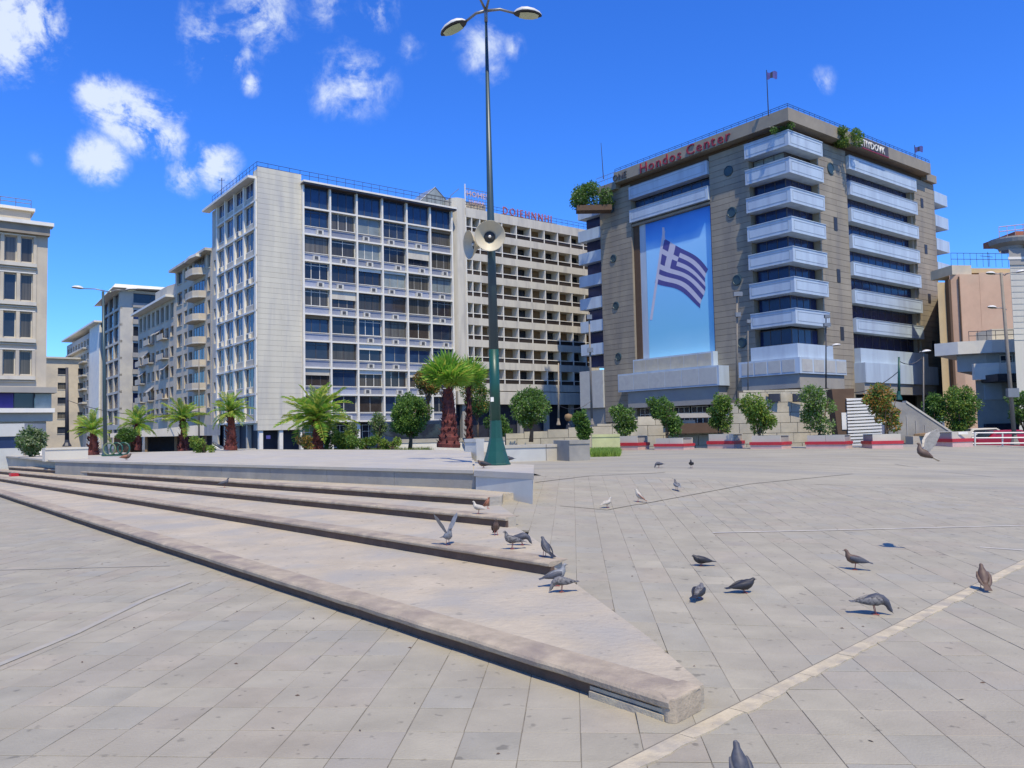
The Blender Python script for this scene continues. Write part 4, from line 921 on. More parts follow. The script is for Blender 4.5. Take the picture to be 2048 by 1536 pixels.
# leaning stone-white building at right frame edge
rb_=thing('round_cornice_building','pale banded building cut by the right frame edge with a rounded projecting cornice','building',bl_at(2022,60),R(2))
def rz2(y): return P(2040,y,60).z+.3
MB().prism([(.3,0),(9,0),(15,8),(6.3,8)],0,rz2(530)).build('wall','tower',rb_)
k=0; z=rz2(680)
while z<rz2(532): MB().box(.28,9,-.03,-.002,z,z+.40).build('cladding_panel','tower',rb_); z+=.46
MB().prism([(.2,-.1),(9,-.1),(15,8),(6.2,8)],rz2(530)+.01,rz2(497)).build('upper_wall','mgrey',rb_); MB().box(.1,9,-.14,-.101,rz2(519),rz2(514)).build('white_band','white',rb_)
MB().lathe([(.8,rz2(497)),(.9,rz2(490)),(1.4,rz2(484)),(1.5,rz2(477)),(1.5,rz2(474))],24,org=(1.0,.8,0)).build('rounded_cornice','mgrey',rb_); MB().prism([(1.3,-.8),(9,-.8),(15,8),(7.3,8)],rz2(490)+.01,rz2(474)-.01).build('cornice','beige',rb_)
railing(rb_,[(-.4,0),(1,-.7),(5,-.7)],.8,'pinkw',.4,z=rz2(474)); MB().box(.9,5,0,4,rz2(474)+.01,rz2(462)).build('roof_box','terr',rb_)
# white modernist house
wh=thing('white_house','low white flat roofed house with projecting roof right of the brown building','building',bl_at(1893,72),R(-5))
def wz(y): return P(1950,y,72).z+.3
ww=(P(2060,700,72).x-P(1893,700,72).x)*1.0
MB().prism([(-.4,1.5),(1,0),(3.5,-.9),(6,-1),(ww+2,-.6),(ww+7,8),(4.5,8)],wz(708),wz(683)).build('roof_slab','white',wh)
MB().prism([(1.3,1),(3.5,.2),(ww+2,.2),(ww+7,8),(6.0,8)],wz(742),wz(708)-.01).build('upper_wall','blue_wall',wh)
MB().prism([(2.2,-.2),(4,-.9),(ww+2,-.9),(ww+2,.19),(2.2,.19)],wz(760),wz(728)).build('balcony_parapet','white',wh)
for i in range(3): window(wh,'B',4.6+1.25*i,5.7+1.25*i,wz(736),wz(712),-.0+-.1,2,(.5,),'white','gdark',.07)
MB().prism([(2.5,0.3),(ww+2,.3),(ww+7,8),(7,8)],0,wz(760)-.01).build('lower_wall','concl',wh)
MB().box(3.0,ww+2,-2.6,.28,wz(766),wz(752)).build('dark_awning','dmetal',wh)
for i,u in enumerate((3.2,6.2,8.2)): MB().box(u,u+1.5,.2,.298,wz(800),wz(767)).build('shop_shutter','blue_wall',wh)
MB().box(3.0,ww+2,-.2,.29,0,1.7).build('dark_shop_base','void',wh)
MB().box(5,9,2,5,wz(683)+.01,wz(655)).build('roof_room','lgrey',wh); railing(wh,[(2,0),(8,-.4)],.9,'dmetal',.7,z=wz(683))
window(wh,'B',7.4,8.4,wz(673),wz(662),-1.99,1,(),'white','gdark')
# ------------------------------------------------------------------ retaining wall of cream blocks and entrance structures
rw=thing('retaining_wall','long cream stone block wall rising to a tall section behind the shrubs','wall',(0,0,0))
wa=P(1012,890,43.0); wb=P(1692,890,45.5); wa.z=wb.z=0; dv2=(wb-wa).normalized(); n2=Vector((-dv2.y,dv2.x,0)); WL=(wb-wa).length
def wtop(px):
    pts=[(1012,868),(1180,852),(1290,832),(1435,848),(1437,846),(1462,780),(1700,774)]
    for (a,b),(c,d) in zip(pts,pts[1:]):
        if px<=c: y=b+(d-b)*(px-a)/(c-a); break
    else: y=774
    return P(px,y,44).z
i=0; zc=.0; ch=.58; row=0
while row<7:
    x=-(row%2)*.55
    while x<WL:
        ln=random.choice((1.0,1.15,1.3)); x0=max(0,x); x1=min(WL,x+ln)
        if x1-x0>.2:
            px=1012+680*(x0+x1)/2/WL; top=wtop(px); zz0=.1+ch*row; zz1=min(zz0+ch,top)
            if zz1-zz0>.12:
                p=wa+dv2*(x0+.012); q=wa+dv2*(x1-.012); j=random.uniform(-.012,.012)
                MB().prism([(p-n2*j)[:2],(q-n2*j)[:2],(q+n2*.3)[:2],(p+n2*.3)[:2]],zz0+.012,zz1-.012).build('stone_block','cream_stone',rw)
        x+=ln
    row+=1
cols_=[1012+680*k/40 for k in range(41)]
cb_=MB()
for a,b in zip(cols_,cols_[1:]):
    p=wa+dv2*(WL*(a-1012)/680); q=wa+dv2*(WL*(b-1012)/680); zt=min(wtop(a+1),wtop(b-1))-.02
    cb_.prism([(p+n2*.04)[:2],(q+n2*.04)[:2],(q+n2*.29)[:2],(p+n2*.29)[:2]],0,zt)
cb_.build('mortar_core','jointd',rw)
for px in (1550,1598):
    c=P(px,795,44.6); MB().box(-.3,.3,-.14,0,-.22,.22).build('wall_opening','void',rw,(c.x,c.y+.2,c.z)); MB().box(-.38,.38,-.1,.0,.222,.30).build('opening_lintel','cream_stone',rw,(c.x,c.y+.2,c.z))
p=P(1330,842,44); q=P(1455,842,45); MB().prism([(p-n2*.3)[:2],(q-n2*.3)[:2],(q+n2*2)[:2],(p+n2*2)[:2]],P(1400,835,44).z,P(1400,826,44).z).build('ledge_slab','concl',rw)
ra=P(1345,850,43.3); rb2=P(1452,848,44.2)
MB().prism([(ra-n2*.2)[:2],(rb2-n2*.2)[:2],(rb2+n2*.5)[:2],(ra+n2*.5)[:2]],P(1400,866,43.6).z,P(1400,846,43.6).z).build('recess_shade_panel','rust',rw)  # dark brown panel on the wall, painting in the shade of a recess
# brown pylon, ribbed panel, sloping wall
py=thing('brown_pylon','narrow leaning dark brown pylon between the tall cream wall and the ribbed white panel','pylon',P(1686,893,42.5))
h_=P(1680,778,42.5).z-P(1686,893,42.5).z
MB().add([(-.25,-.2,0),(.45,-.2,0),(.45,.6,0),(-.25,.6,0),(-.55,-.2,h_),(.65,-.2,h_),(.65,.6,h_),(-.55,.6,h_)],[(0,3,2,1),(4,5,6,7),(0,1,5,4),(1,2,6,5),(2,3,7,6),(3,0,4,7)]).build('pylon_body','rust',py)
MB().add([(-.1,-.24,.9),(.15,-.24,.9),(.2,-.24,1.8),(-.1,-.24,1.8)],[(0,1,2,3)]).build('notice','white',py)
rp=thing('ribbed_panel','white ribbed louvre panel wall between the brown pylon and the orange tinged shrub','louvre wall',P(1697,892,42.2))
x1_=P(1765,890,42.2).x-P(1697,892,42.2).x; hh=P(1697,795,42.2).z-P(1697,892,42.2).z; n=15
MB().box(.05,x1_,.12,.4,0,hh*.98).build('panel_back','concl',rp)
for i in range(n):
    z=hh*i/n; MB().add([(0,-.03,z),(x1_,-.03,z+.05),(x1_,.10,z+.12+.02),(0,.10,z+.10),(0,-.03,z+hh/n*.62),(x1_,-.03,z+.05+hh/n*.62),(x1_,.11,z+hh/n*.75),(0,.11,z+hh/n*.75)],[(0,1,5,4),(4,5,6,7),(0,3,2,1)]).build('louvre_slat','white',rp)
sw=thing('sloping_wall','dark grey triangular wall sloping down to the right behind the flying pigeon','wall',P(1800,893,42))
o_=P(1800,893,42); pts=[P(1775,893,42)-o_,P(1905,893,42)-o_,P(1905,868,42)-o_,P(1812,806,42)-o_,P(1775,800,42)-o_]
def vprism(pts,y0,y1):
    n=len(pts); return [(p.x,y0,p.z) for p in pts]+[(p.x,y1,p.z) for p in pts],[tuple(range(n)),tuple(range(n,2*n))[::-1]]+[(i,i+n,(i+1)%n+n,(i+1)%n) for i in range(n)]
MB().add(*vprism(pts,0,.35)).build('wall_body','conc',sw)
c1=P(1905,868,42)-o_; c2=P(1812,806,42)-o_; MB().add([(c2.x,-.04,c2.z+.01),(c1.x,-.04,c1.z+.01),(c1.x,-.04,c1.z+.12),(c2.x,-.04,c2.z+.12),(c2.x,.4,c2.z+.01),(c1.x,.4,c1.z+.01),(c1.x,.4,c1.z+.12),(c2.x,.4,c2.z+.12)],[(0,1,2,3),(3,2,6,7),(4,7,6,5),(1,5,6,2),(0,3,7,4),(0,4,5,1)]).build('coping','lgrey',sw)
for i in range(5): a_=P(1815+18*i,890,42)-o_; MB().box(a_.x,a_.x+.05,-.03,-.001,.3,1.6-.25*i).build('vertical_rib','mgrey',sw)
tr=thing('stone_trough','low tan rounded stone trough in front of the sloping wall','trough',P(1866,897,41)); MB().box(-1.0,1.0,0,.8,0,.65).build('trough_body','beige2',tr); MB().lathe([(.75,0),(.7,.1),(.2,.15)],14,org=(0,.3,.66)).build('stone_heap','tan',tr)
# white pipe railing at right
rl=thing('pipe_railing','white triple pipe railing at the right edge in front of parked cars','railing',(0,0,0))
for yy in (866,876,887):
    MB().tube([P(1944,yy,38),P(2080,yy-1,37)],.035,6).build('rail','wmetal',rl)
for xx in (1950,2005,2050): MB().tube([P(xx,897,37.7),P(xx,864,37.7)],.035,6).build('post','wmetal',rl)
# ------------------------------------------------------------------ vehicles
def car(label,loc,rz,paint,scale=1.0,van=False,cat='car',name='parked_car'):
    t=thing(name,label,cat,loc,rz); t.scale=(scale,)*3
    L_,W_=(5.0,2.0) if van else (4.2,1.72)
    prof=[(-L_/2,.35),(-L_/2,.8),(-L_/2+.15,1.0),(-L_/2+.3,2.15),(L_/2-1.3,2.2),(L_/2-.6,1.25),(L_/2-.1,1.1),(L_/2,.7),(L_/2,.35)] if van else [(-L_/2,.35),(-L_/2,.75),(-L_/2+.1,.95),(-L_/2+.7,1.0),(-L_/2+1.2,1.42),(.5,1.45),(1.15,1.0),(L_/2-.15,.85),(L_/2,.65),(L_/2,.35)]
    mb=MB(); n=len(prof)
    ys=[(-W_/2,.93),(-W_/2+.06,1.0),(W_/2-.06,1.0),(W_/2,.93)]
    for y,s in ys:
        for x,z in prof: mb.v.append((x*(.985 if s<1 else 1),y*(1 if z<1.05 else .86),z if s==1 else .35+(z-.35)*.975))
    for j in range(3):
        for i in range(n): mb.f.append((j*n+i,j*n+(i+1)%n,(j+1)*n+(i+1)%n,(j+1)*n+i)); mb.m.append(0)
    mb.f+= [tuple(range(n))[::-1],tuple(range(3*n,4*n))]; mb.m+=[0,0]
    mb.build('car_body',paint,t,smooth=False)
    for sy in (-1,1):
        y=sy*(W_/2*.90+.02)
        wq=[(-L_/2+.95,1.02),(-L_/2+1.25,1.35),(.42,1.38),(.95,1.02)] if not van else [(-L_/2+.5,1.3),(-L_/2+.55,2.0),(L_/2-1.4,2.0),(L_/2-.8,1.35)]
        w_=MB(); w_.v=[(x,y,z) for x,z in wq]+[(x,y-.03*sy,z) for x,z in wq]; w_.f=[(0,1,2,3),(4,5,6,7),(0,4,5,1),(1,5,6,2),(2,6,7,3),(3,7,4,0)]; w_.m=[0]*6; w_.build('side_window','gdark',t)
        for x in (-L_/2+.85,L_/2-.85):
            wh_=MB().lathe([(0,-.11),(.33,-.11),(.34,-.06),(.34,.06),(.33,.11),(0,.11)],16,axis=(0,1,0)).build('wheel','tyre',t,(x,sy*(W_/2-.12),.34)); link('rim',MB().lathe([(0,.115*sy),(.2,.115*sy),(.2,.12*sy),(0,.125*sy)],12,axis=(0,1,0)).mesh('rim','wmetal'),wh_)
        MB().box(L_/2-.12,L_/2+.01,sy*(W_/2-.45),sy*(W_/2-.12),.62,.76).build('headlight','gpale',t); MB().box(-L_/2-.01,-L_/2+.1,sy*(W_/2-.4),sy*(W_/2-.1),.7,.85).build('tail_light','red',t)
    f=MB()
    if van: f.add([(L_/2-1.28,-.8,2.12),(L_/2-1.28,.8,2.12),(L_/2-.62,.85,1.32),(L_/2-.62,-.85,1.32)],[(0,1,2,3)])
    else: f.add([(.55,-.66,1.43),(.55,.66,1.43),(1.14,.72,1.04),(1.14,-.72,1.04)],[(0,1,2,3)]).add([(-L_/2+1.15,-.66,1.41),(-L_/2+1.15,.66,1.41),(-L_/2+.72,.7,1.04),(-L_/2+.72,-.7,1.04)],[(3,2,1,0)])
    for i,v in enumerate(f.v): f.v[i]=(v[0]+.02*(1 if v[0]>0 else -1),v[1],v[2]+.02)
    f.build('windscreen','gdark',t); return t
def at0(px,Y,z=-.3): q=P(px,860,Y); return (q.x,q.y,z)
car('dark blue minibus with large windows parked behind the round green tree',at0(835,50),R(4),'cdark',1.25,True,'minibus','minibus')
car('dark red car half hidden behind the tall palm and the lamp post',at0(975,52),R(5),'cred',1.1)
car('white car parked left of the small trunked palm by the office block',at0(405,56),R(12),'cwhite',1.15)
car('pale grey car seen over the white pipe railing at the right',at0(1965,52),R(-4),'lgrey',1.05)
car('dark red car low behind the white pipe railing at the right edge',at0(2010,46),R(-2),'cred',1.0)
car('dark car behind the round tree right of the lamp post',at0(1020,50),R(3),'cdark',1.0)
# cafe shelter at left
cf=thing('cafe_shelter','cream roofed open shelter with brown timber interior behind the left palms','shelter',at0(318,52,-.2),R(8))
MB().prism([(-2.6,-1.2),(3.2,-1.6),(3.4,2),(-2.4,2)],2.0,[2.25,2.7,2.7,2.2]).build('roof','beige',cf)
MB().box(-2.5,-1.5,-.8,1.5,0,1.99).build('timber_screen','rust',cf); MB().box(-1.2,3,1.2,1.5,0,1.99).build('rear_wall','void',cf)
for x in (-.6,1.2,3.0): MB().box(x,x+.15,-.9,-.75,0,1.99).build('post','tan',cf)
MB().box(-1,2.4,-.6,.2,0,.7).build('counter','tan',cf)
# low white slab mound and box planter by the shop
wallseg('planter_box','long low grey planter box under the yellow green feather palm','planter',590,655,910,41,41,-.05,.95,1.0,'conc','blue_wall')
wallseg('low_wall','low sandy wall behind the red brown trunk of the small palm','wall',420,512,905,44,45,-.1,1.1,.5,'brick2','beige')
gsn=thing('green_cycle_rack','pale green looped metal cycle rack at the foot of the left street lamp','rack',P(228,912,34)); 
for i in range(3): MB().tube([(.28*i-.2+.26*math.cos(a_),.05*i,.30+.26*math.sin(a_)) for a_ in [2*PI*k/14 for k in range(15)]],.035,6).build('loop',M['green'] if i else 'l5',gsn)
MB().box(-.5,.6,-.05,.1,0,.06).build('base_bar','green',gsn)
bag=thing('violet_sack','crumpled violet sack lying by the left end of the steps','sack',G(72,942,.3)); MB().lathe([(.0,0),(.28,.02),(.34,.18),(.26,.36),(.12,.46),(.16,.54),(0,.56)],9).build('sack_body','flagb',bag,smooth=True); MB().lathe([(.125,.445),(.14,.46),(.125,.475)],9).build('tie','signw',bag)
kb=thing('red_kerb_stone','short red painted kerb at the far left end of the second step','kerb',G(22,953,.3)); pa=G(22,953,.3); pb2=G(62,951,.3); MB().box(0,(pb2-pa).length,0,.3,0,.12).build('kerb_face','red',kb,rz=math.atan2((pb2-pa).y,(pb2-pa).x))
# ------------------------------------------------------------------ foliage
def leaves(name,blobs,n,size,mats,parent,loc=(0,0,0),wts=None,flat=.6,gap=.42,seed=0,asp=.5):
    rg=np.random.default_rng(seed+17); B_=np.array([(x,y,z) for x,y,z,r in blobs],float); r=np.array([b[3] for b in blobs],float)
    p=r**2/np.sum(r**2); bi=rg.choice(len(r),n,p=p); d=rg.normal(size=(n,3)); d/=np.linalg.norm(d,axis=1)[:,None]; d[:,2]*=.95
    rad=r[bi]*(.35+.65*rg.random(n)**.45)*(1+.12*rg.normal(size=n)); c=B_[bi]+d*rad[:,None]
    k=2.2/np.mean(r); ph=rg.random(6)*6
    g=np.sin(c[:,0]*k*1.7+ph[0])*np.sin(c[:,1]*k*1.9+ph[1])*np.sin(c[:,2]*k*2.1+ph[2])+.5*np.sin(c[:,0]*k*4+ph[3])*np.sin(c[:,2]*k*4.4+ph[4])
    keep=g>-gap; c=c[keep]; d=d[keep]; g=g[keep]; n=len(c)
    a=rg.normal(size=(n,3)); a/=np.linalg.norm(a,axis=1)[:,None]; a=a*.8+d*.7; a[:,2]-=.15; a/=np.linalg.norm(a,axis=1)[:,None]
    b=np.cross(a,rg.normal(size=(n,3))); b/=np.linalg.norm(b,axis=1)[:,None]; s=size*(.6+.8*rg.random(n))[:,None]
    V=np.stack([c,c+a*s*.5+b*s*asp*.5,c+a*s,c+a*s*.5-b*s*asp*.5],1).reshape(-1,3)
    me=bpy.data.meshes.new(name); me.vertices.add(4*n); me.vertices.foreach_set('co',V.ravel()); me.loops.add(4*n); me.loops.foreach_set('vertex_index',np.arange(4*n))
    me.polygons.add(n); me.polygons.foreach_set('loop_start',np.arange(0,4*n,4)); 
    for m in mats: me.materials.append(M[m])
    w_=np.array(wts or [1]*len(mats),float); w_/=w_.sum(); q=np.clip((g+1.5)/3+.25*rg.normal(size=n),0,.999); mi=np.searchsorted(np.cumsum(w_),q); mi=np.clip(mi,0,len(mats)-1)
    me.polygons.foreach_set('material_index',mi.astype(int)); me.update(calc_edges=True); me.validate()
    return link(name,me,parent,loc)
sid=[0]
def shrub(label,px,ytop,ybase,Y,halfw,mats,wts=None,n=5200,size=.11,cat='shrub',bare=0.0,name='shrub',grp=None,top=1.0):
    b=P(px,ybase,Y); h=P(px,ytop,Y).z-b.z; r=halfw/F*Y; t=thing(name,label,cat,b,0,grp); sid[0]+=1; rg=random.Random(sid[0]*7)
    st=MB()
    for i in range(4): a=rg.uniform(0,6.28); st.tube([(rg.uniform(-.1,.1),rg.uniform(-.1,.1),0),(.3*r*math.cos(a),.3*r*math.sin(a),h*.4),(.6*r*math.cos(a+.4),.6*r*math.sin(a+.4),h*.8)],[.035,.025,.01],5)
    st.build('stem','bark',t); bl=[]
    lean=rg.uniform(-.95,-.25)*r
    z=bare+r*.55
    while z<h-r*.35:
        f=.55+.35*z/h*top+rg.uniform(-.15,.15); bl.append((rg.uniform(-.36,.36)*r+lean*(z/h-.5),rg.uniform(-.25,.25)*r,z,r*f*.78)); z+=r*.36
    for i in range(10): a=rg.uniform(0,6.28); k_=rg.uniform(.5,.95); zz=rg.uniform(h*.3,h*1.03); bl.append((k_*r*math.cos(a)+lean*(zz/h-.5),.5*r*math.sin(a),zz,r*rg.uniform(.18,.34)))
    leaves('foliage',bl,n,size,mats,t,wts=wts,seed=sid[0]); return t
def planter(label,x0,x1,ytop,ybase,note=None,wid=1.0,group='red banded planters along the far edge of the plaza'):
    a=Gr(x0,ybase); b=Gr(x1,ybase); hgt_=P((x0+x1)/2,ytop,a.y).z-a.z; L_=b.x-a.x; t=thing('planter',label,'planter',a,0,group)
    t.rotation_euler=(0,0,math.atan2(b.y-a.y,b.x-a.x)); L_=(b-a).length
    MB().box(-.05,L_+.05,-.05,wid+.05,-.1,hgt_*.30).build('plinth','pinkw',t); MB().box(-.08,L_+.08,-.08,wid+.08,hgt_*.302,hgt_*.52).build('red_band','red',t)
    n=max(1,int(L_/.7)); MB().box(.04,L_-.04,.06,wid-.04,hgt_*.522,hgt_*.93).build('box_core','mgrey',t)
    for i in range(n): MB().box(L_*i/n+.006,L_*(i+1)/n-.006,0,.058,hgt_*.524,hgt_).build('side_panel','lgrey',t)
    MB().box(0,L_,wid-.039,wid,hgt_*.524,hgt_).build('side_panel','lgrey',t); MB().box(.02,L_-.02,.06,wid-.045,hgt_*.931,hgt_*.95).build('soil','soil',t)
    return a,hgt_
PL=[('red banded grey planter nearest the lime green grass patch',1238,1275,872,900),('red banded planter second from the left with a worn pink side',1312,1366,876,900),('red banded planter in the middle of the row below a narrow shrub',1418,1467,868,897),
 ('red banded planter at the foot of the tall cream wall',1504,1562,871,898),('wide red banded planter just left of the brown pylon',1615,1690,870,897),('red banded planter before the ribbed white panel',1746,1803,868,897),('mauve grey box planter with red band at the start of the pipe railing',1905,1943,863,893)]
SH=[('sparse mid green shrub in the planter next to the lime grass',1250,815,.46,24,['l2','l1','l5'],[1,1.6,.7]),('dense dark green shrub in the second planter from the left',1334,797,.5,27,['l2','l1'],[1.4,1]),('narrow dark green shrub with bright top in the middle planter',1441,788,.5,27,['l2','l1','l3'],[1,1,.5]),
 ('tall bushy yellow green shrub before the cream wall',1521,792,.5,32,['l2','l1','l3'],[.7,1.2,.9]),('airy light green shrub left of the brown pylon',1640,780,.5,33,['l2','l1','l5'],[.5,1.2,1]),('orange tinged shrub in front of the ribbed white panel',1775,775,.5,33,['l2','l1','l4'],[.8,.8,1.3])]
for i,(lab,x0,x1,yt,yb) in enumerate(PL):
    a,hh=planter(lab,x0,x1,yt,yb)
    if i<6:
        l2,px,ytop,_,hw,ms,wt=SH[i]; Y=a.y+.55; zb=a.z+hh*.95; b=P(px,880,Y); yb2=CY
        # base pixel found from the soil height
        yy=880
        for _ in range(20):
            yy+= (P(px,yy,Y).z-zb)*F/Y
        shrub(l2,px,ytop,yy,Y,hw,ms,wt,n=5200,size=.12,grp='shrubs growing in the planters')
lt=P(1925,872,37); tag(MB().box(-.22,.22,-.01,.01,-.06,.06).build('stencil_mark','signw',loc=(0,0,0)),'small white stencil mark on the mauve planter box','marking'); bpy.data.objects['stencil_mark'].location=Gr(1925,893)+Vector((0,-.1,.62))
shrub('dark slender shrub growing from the weathered grey planter block',1166,824,884,28,16,['l2','l1'],[2,1],n=4500,size=.09)
def tree(label,px,ytop,ybase,Y,halfw,crownbot,mats,wts,n=9000,size=.13,name='tree'):
    b=P(px,ybase,Y); zt=P(px,ytop,Y).z-b.z; zc=P(px,crownbot,Y).z-b.z; r=halfw/F*Y; t=thing(name,label,'tree',b); sid[0]+=1; rg=random.Random(sid[0]*5)
    tm=MB(); tm.tube([(0,0,0),(.05,0,zc*.6),(0,.05,zc+.3*(zt-zc))],[.12,.09,.06],8)
    for i in range(6): a=i*1.05; tm.tube([(0,0,zc*.8),(.4*r*math.cos(a),.4*r*math.sin(a),zc+.3*(zt-zc)),(.75*r*math.cos(a),.75*r*math.sin(a),zc+.6*(zt-zc))],[.05,.035,.012],5)
    tm.build('trunk','bark',t,smooth=True); bl=[]; ch=zt-zc
    for i in range(44):
        a=rg.uniform(0,6.28); u=rg.uniform(-1,1); rr=math.sqrt(1-u*u)*rg.uniform(.45,.72); rr*=rg.uniform(.8,1.35); bl.append((r*rr*math.cos(a),r*rr*math.sin(a),zc+ch*.5+ch*.40*u*rg.uniform(.7,1.2),r*rg.uniform(.18,.38)))
    leaves('crown',bl,n,size,mats,t,wts=wts,seed=sid[0],gap=.5); return t
tree('round dense green tree in front of the dark minibus',820,788,900,41,43,868,['l2','l1'],[1,1.5],n=12000)
tree('round dark green tree right of the lamp post before the beige hotel',1062,783,884,41,42,850,['l2','l1','l5'],[1.2,1.2,.5],n=11000)
tree('small grey green olive like tree left of the round green tree',757,825,900,43,17,875,['l5','l1'],[2,1],n=3500,size=.1)
tree('small grey green sapling beside the feather palm',703,845,905,43,15,885,['l5','l1'],[2,1],n=2500,size=.1)
tree('bright green tree beyond the sloping wall on the right',1922,772,895,46,38,868,['l2','l1','l3'],[.8,1.3,.7],n=9500)
tree('darker green tree left of the bright one beyond the sloping wall',1872,782,890,47,26,870,['l2','l1'],[1.6,1],n=6500)
tree('blurred green bush tree beside the pale cabin at far left',60,862,945,37,30,905,['l2','l5'],[1,1.2],n=5000)
tree('dark green tree hanging over the entrance between the palm and lamp post',955,755,890,60,30,830,['l2','l1','l4'],[1.4,1,.4],n=5500,size=.16)
tree('olive brown foliage tree in front of the last bays of the office block',858,735,890,66,26,790,['l2','l4','l1'],[1,1,.7],n=6000,size=.17)
tree('green tree cut off by the right frame edge behind the grey lamp post',2052,775,890,48,28,860,['l2','l1'],[1,1],n=4500)
tree('small dark leaved tree left of the cafe shelter',252,855,905,40,17,885,['l2','l1'],[1.5,1],n=3000,size=.1)
shrub('low yellow green bush on the left part of the terrace edge',408,878,908,38,24,['l3','l1'],[1.2,1],n=2500,size=.1)
shrub('leafy green ground bush beside the planter box of the feather palm',690,868,903,42,24,['l1','l3','l2'],[1,1,.6],n=3500,size=.11)
shrub('dark lower shrub behind the feather palm trunk',655,845,903,44,22,['l2','l1'],[1,1],n=3000,size=.11)
shrub('green bush between the tall palm and the lamp post',1000,835,880,47,26,['l1','l2'],[1,1.2],n=3500,size=.13)
shrub('low leafy hedge clump along the lawn edge below the office block',735,878,903,40,30,['l3','l1','l2'],[1,1,.5],n=3200,size=.1)
shrub('small ragged bush at the right end of the lawn by the round tree',785,882,900,40,22,['l1','l3'],[1,1],n=2200,size=.09)
shrub('dark bush with red flowers of leaves at the foot of the feather palm',612,872,903,40.5,16,['l2','l4'],[1,.8],n=1800,size=.09)
# rooftop hedges
b_=P(1183,410,104); t=thing('roof_hedge','overgrown green hedge on the left roof corner of the brown building','hedge',(b_.x,b_.y,b_.z)); leaves('foliage',[(random.uniform(-2.0,2.6),random.uniform(-1,1.5),random.uniform(0,2.4)+.3*0,random.uniform(.7,1.1)) for _ in range(12)],6500,.3,['l2','l1','l5'],t,wts=[1.2,1,.4],seed=91); MB().box(-2.0,2.6,-.8,1,-.9,-.2).build('trough','rust',t)
b_=H0+Bd*8.0-Ad*1.5; t=thing('roof_hedge','trailing green climber hanging over the right roof fascia of the brown building','climber',(b_.x,b_.y,34.6)); leaves('foliage',[(random.uniform(0,4.4)*Bd.x,random.uniform(0,3.4)*Bd.y-.2,random.uniform(-1.0,.5),random.uniform(.35,.6)) for _ in range(14)],4200,.2,['l2','l1','l3'],t,wts=[1,1,.8],seed=92); MB().tube([(0,.2,.6),(3,2.5,.6)],.06,5).build('support_rail','metal',t)
b_=H0+Ad*.4-Bd*.6; t=thing('roof_hedge','thin green creeper under the roof corner of the brown building','climber',(b_.x,b_.y,33.4)); leaves('foliage',[(random.uniform(-1.2,1.2),random.uniform(-1.8,.2),random.uniform(-.2,.3),.35) for _ in range(9)],1500,.18,['l1','l2'],t,seed=93); MB().tube([(-1.2,-.8,.4),(1.2,-.8,.4)],.04,5).build('support_rail','metal',t)
# grass
def grasspatch(name,polypx,Y0,Y1,x0,x1,z,h,n,mats):
    rg=np.random.default_rng(3); P0_=[]; V=[];F_=[]; c=0
    for i in range(n):
        Y=rg.uniform(Y0,Y1); px=rg.uniform(x0,x1); q=P(px,880,Y); a=rg.uniform(0,PI); w_=.02+.02*rg.random(); hh=h*rg.uniform(.5,1.2); dx,dy=math.cos(a)*w_,math.sin(a)*w_; lx_,ly_=rg.normal(0,.25*h,2)
        V+=[(q.x-dx,q.y-dy,z),(q.x+dx,q.y+dy,z),(q.x+lx_,q.y+ly_,z+hh)]; F_.append((c,c+1,c+2)); c+=3
    me=bpy.data.meshes.new(name); me.from_pydata(V,[],F_); me.materials.append(M[mats]); o=link(name,me); tag(o,{'grass_patch':'short bright lime green grass between the grey planter block and the first red banded planter','lawn':'green lawn and ground cover behind the terrace below the office block'}[name],'grass',kind='stuff')
grasspatch('grass_patch',None,30.5,35,1182,1238,.62,.28,6000,'grass'); grasspatch('lawn',None,38,44,655,860,.35,.55,9000,'l3')
tag(MB().prism([P(640,880,35)[:2],P(900,880,35)[:2],P(900,880,46)[:2],P(640,880,46)[:2]],-.3,.5).build('lawn_bank','soil'),kind='structure')
wallseg('lime_wall','lime tinted low wall panel behind the bright grass patch','wall',1184,1240,880,38,38,.5,.95,.2,'lime','lime')
# ------------------------------------------------------------------ palms
def frondmesh(L_=1.9,droop=.9,pairs=22,ll=.5,mats=('p1','p2')):
    mb=MB(); pts=[Vector((L_*t,0,L_*(.35*t-droop*.55*t*t))) for t in [i/10 for i in range(11)]]; mb.tube(pts,[.022*(1-.8*i/10)+.004 for i in range(11)],4,1)
    for i in range(2,pairs+2):
        t=i/(pairs+2); k=t*10; a=int(k); f=k-a; p=pts[a].lerp(pts[min(a+1,10)],f); l=ll*(math.sin(PI*min(1,t*.95+.08))**.6)
        for s in (-1,1):
            e=p+Vector((l*.55,s*l*.72,-l*.12+random.uniform(-.04,.06))); m=p.lerp(e,.45)+Vector((0,0,.04)); wv=Vector((.5,-.35*s,0))*.045
            mb.add([p-wv*.5,p+wv*.5,m+wv,e,m-wv],[(0,1,2,3,4)],0 if random.random()<.75 else 1)
    return mb.mesh('frond',[mats[0],mats[1]])
def fanmesh(st=.9,R_=.75,n=22,mats=('p1','p2')):
    mb=MB(); mb.tube([(0,0,0),(st*.5,0,.05),(st,0,0)],[.022,.018,.014],4,1)
    for i in range(n):
        a=R(-115)+R(230)*i/(n-1); l=R_*(1-.25*abs(a)/R(115))*random.uniform(.9,1.05); d=Vector((math.cos(a),math.sin(a),0)); s=Vector((-d.y,d.x,0)); p=Vector((st,0,0)); m=p+d*l*.55+Vector((0,0,.03*(-1)**i)); e=p+d*l+Vector((0,0,-.12*random.random()-.05))
        mb.add([p,m+s*.045,e,m-s*.045],[(0,1,2,3)],0 if i%4 else 1)
    return mb.mesh('frond',[mats[0],mats[1]])
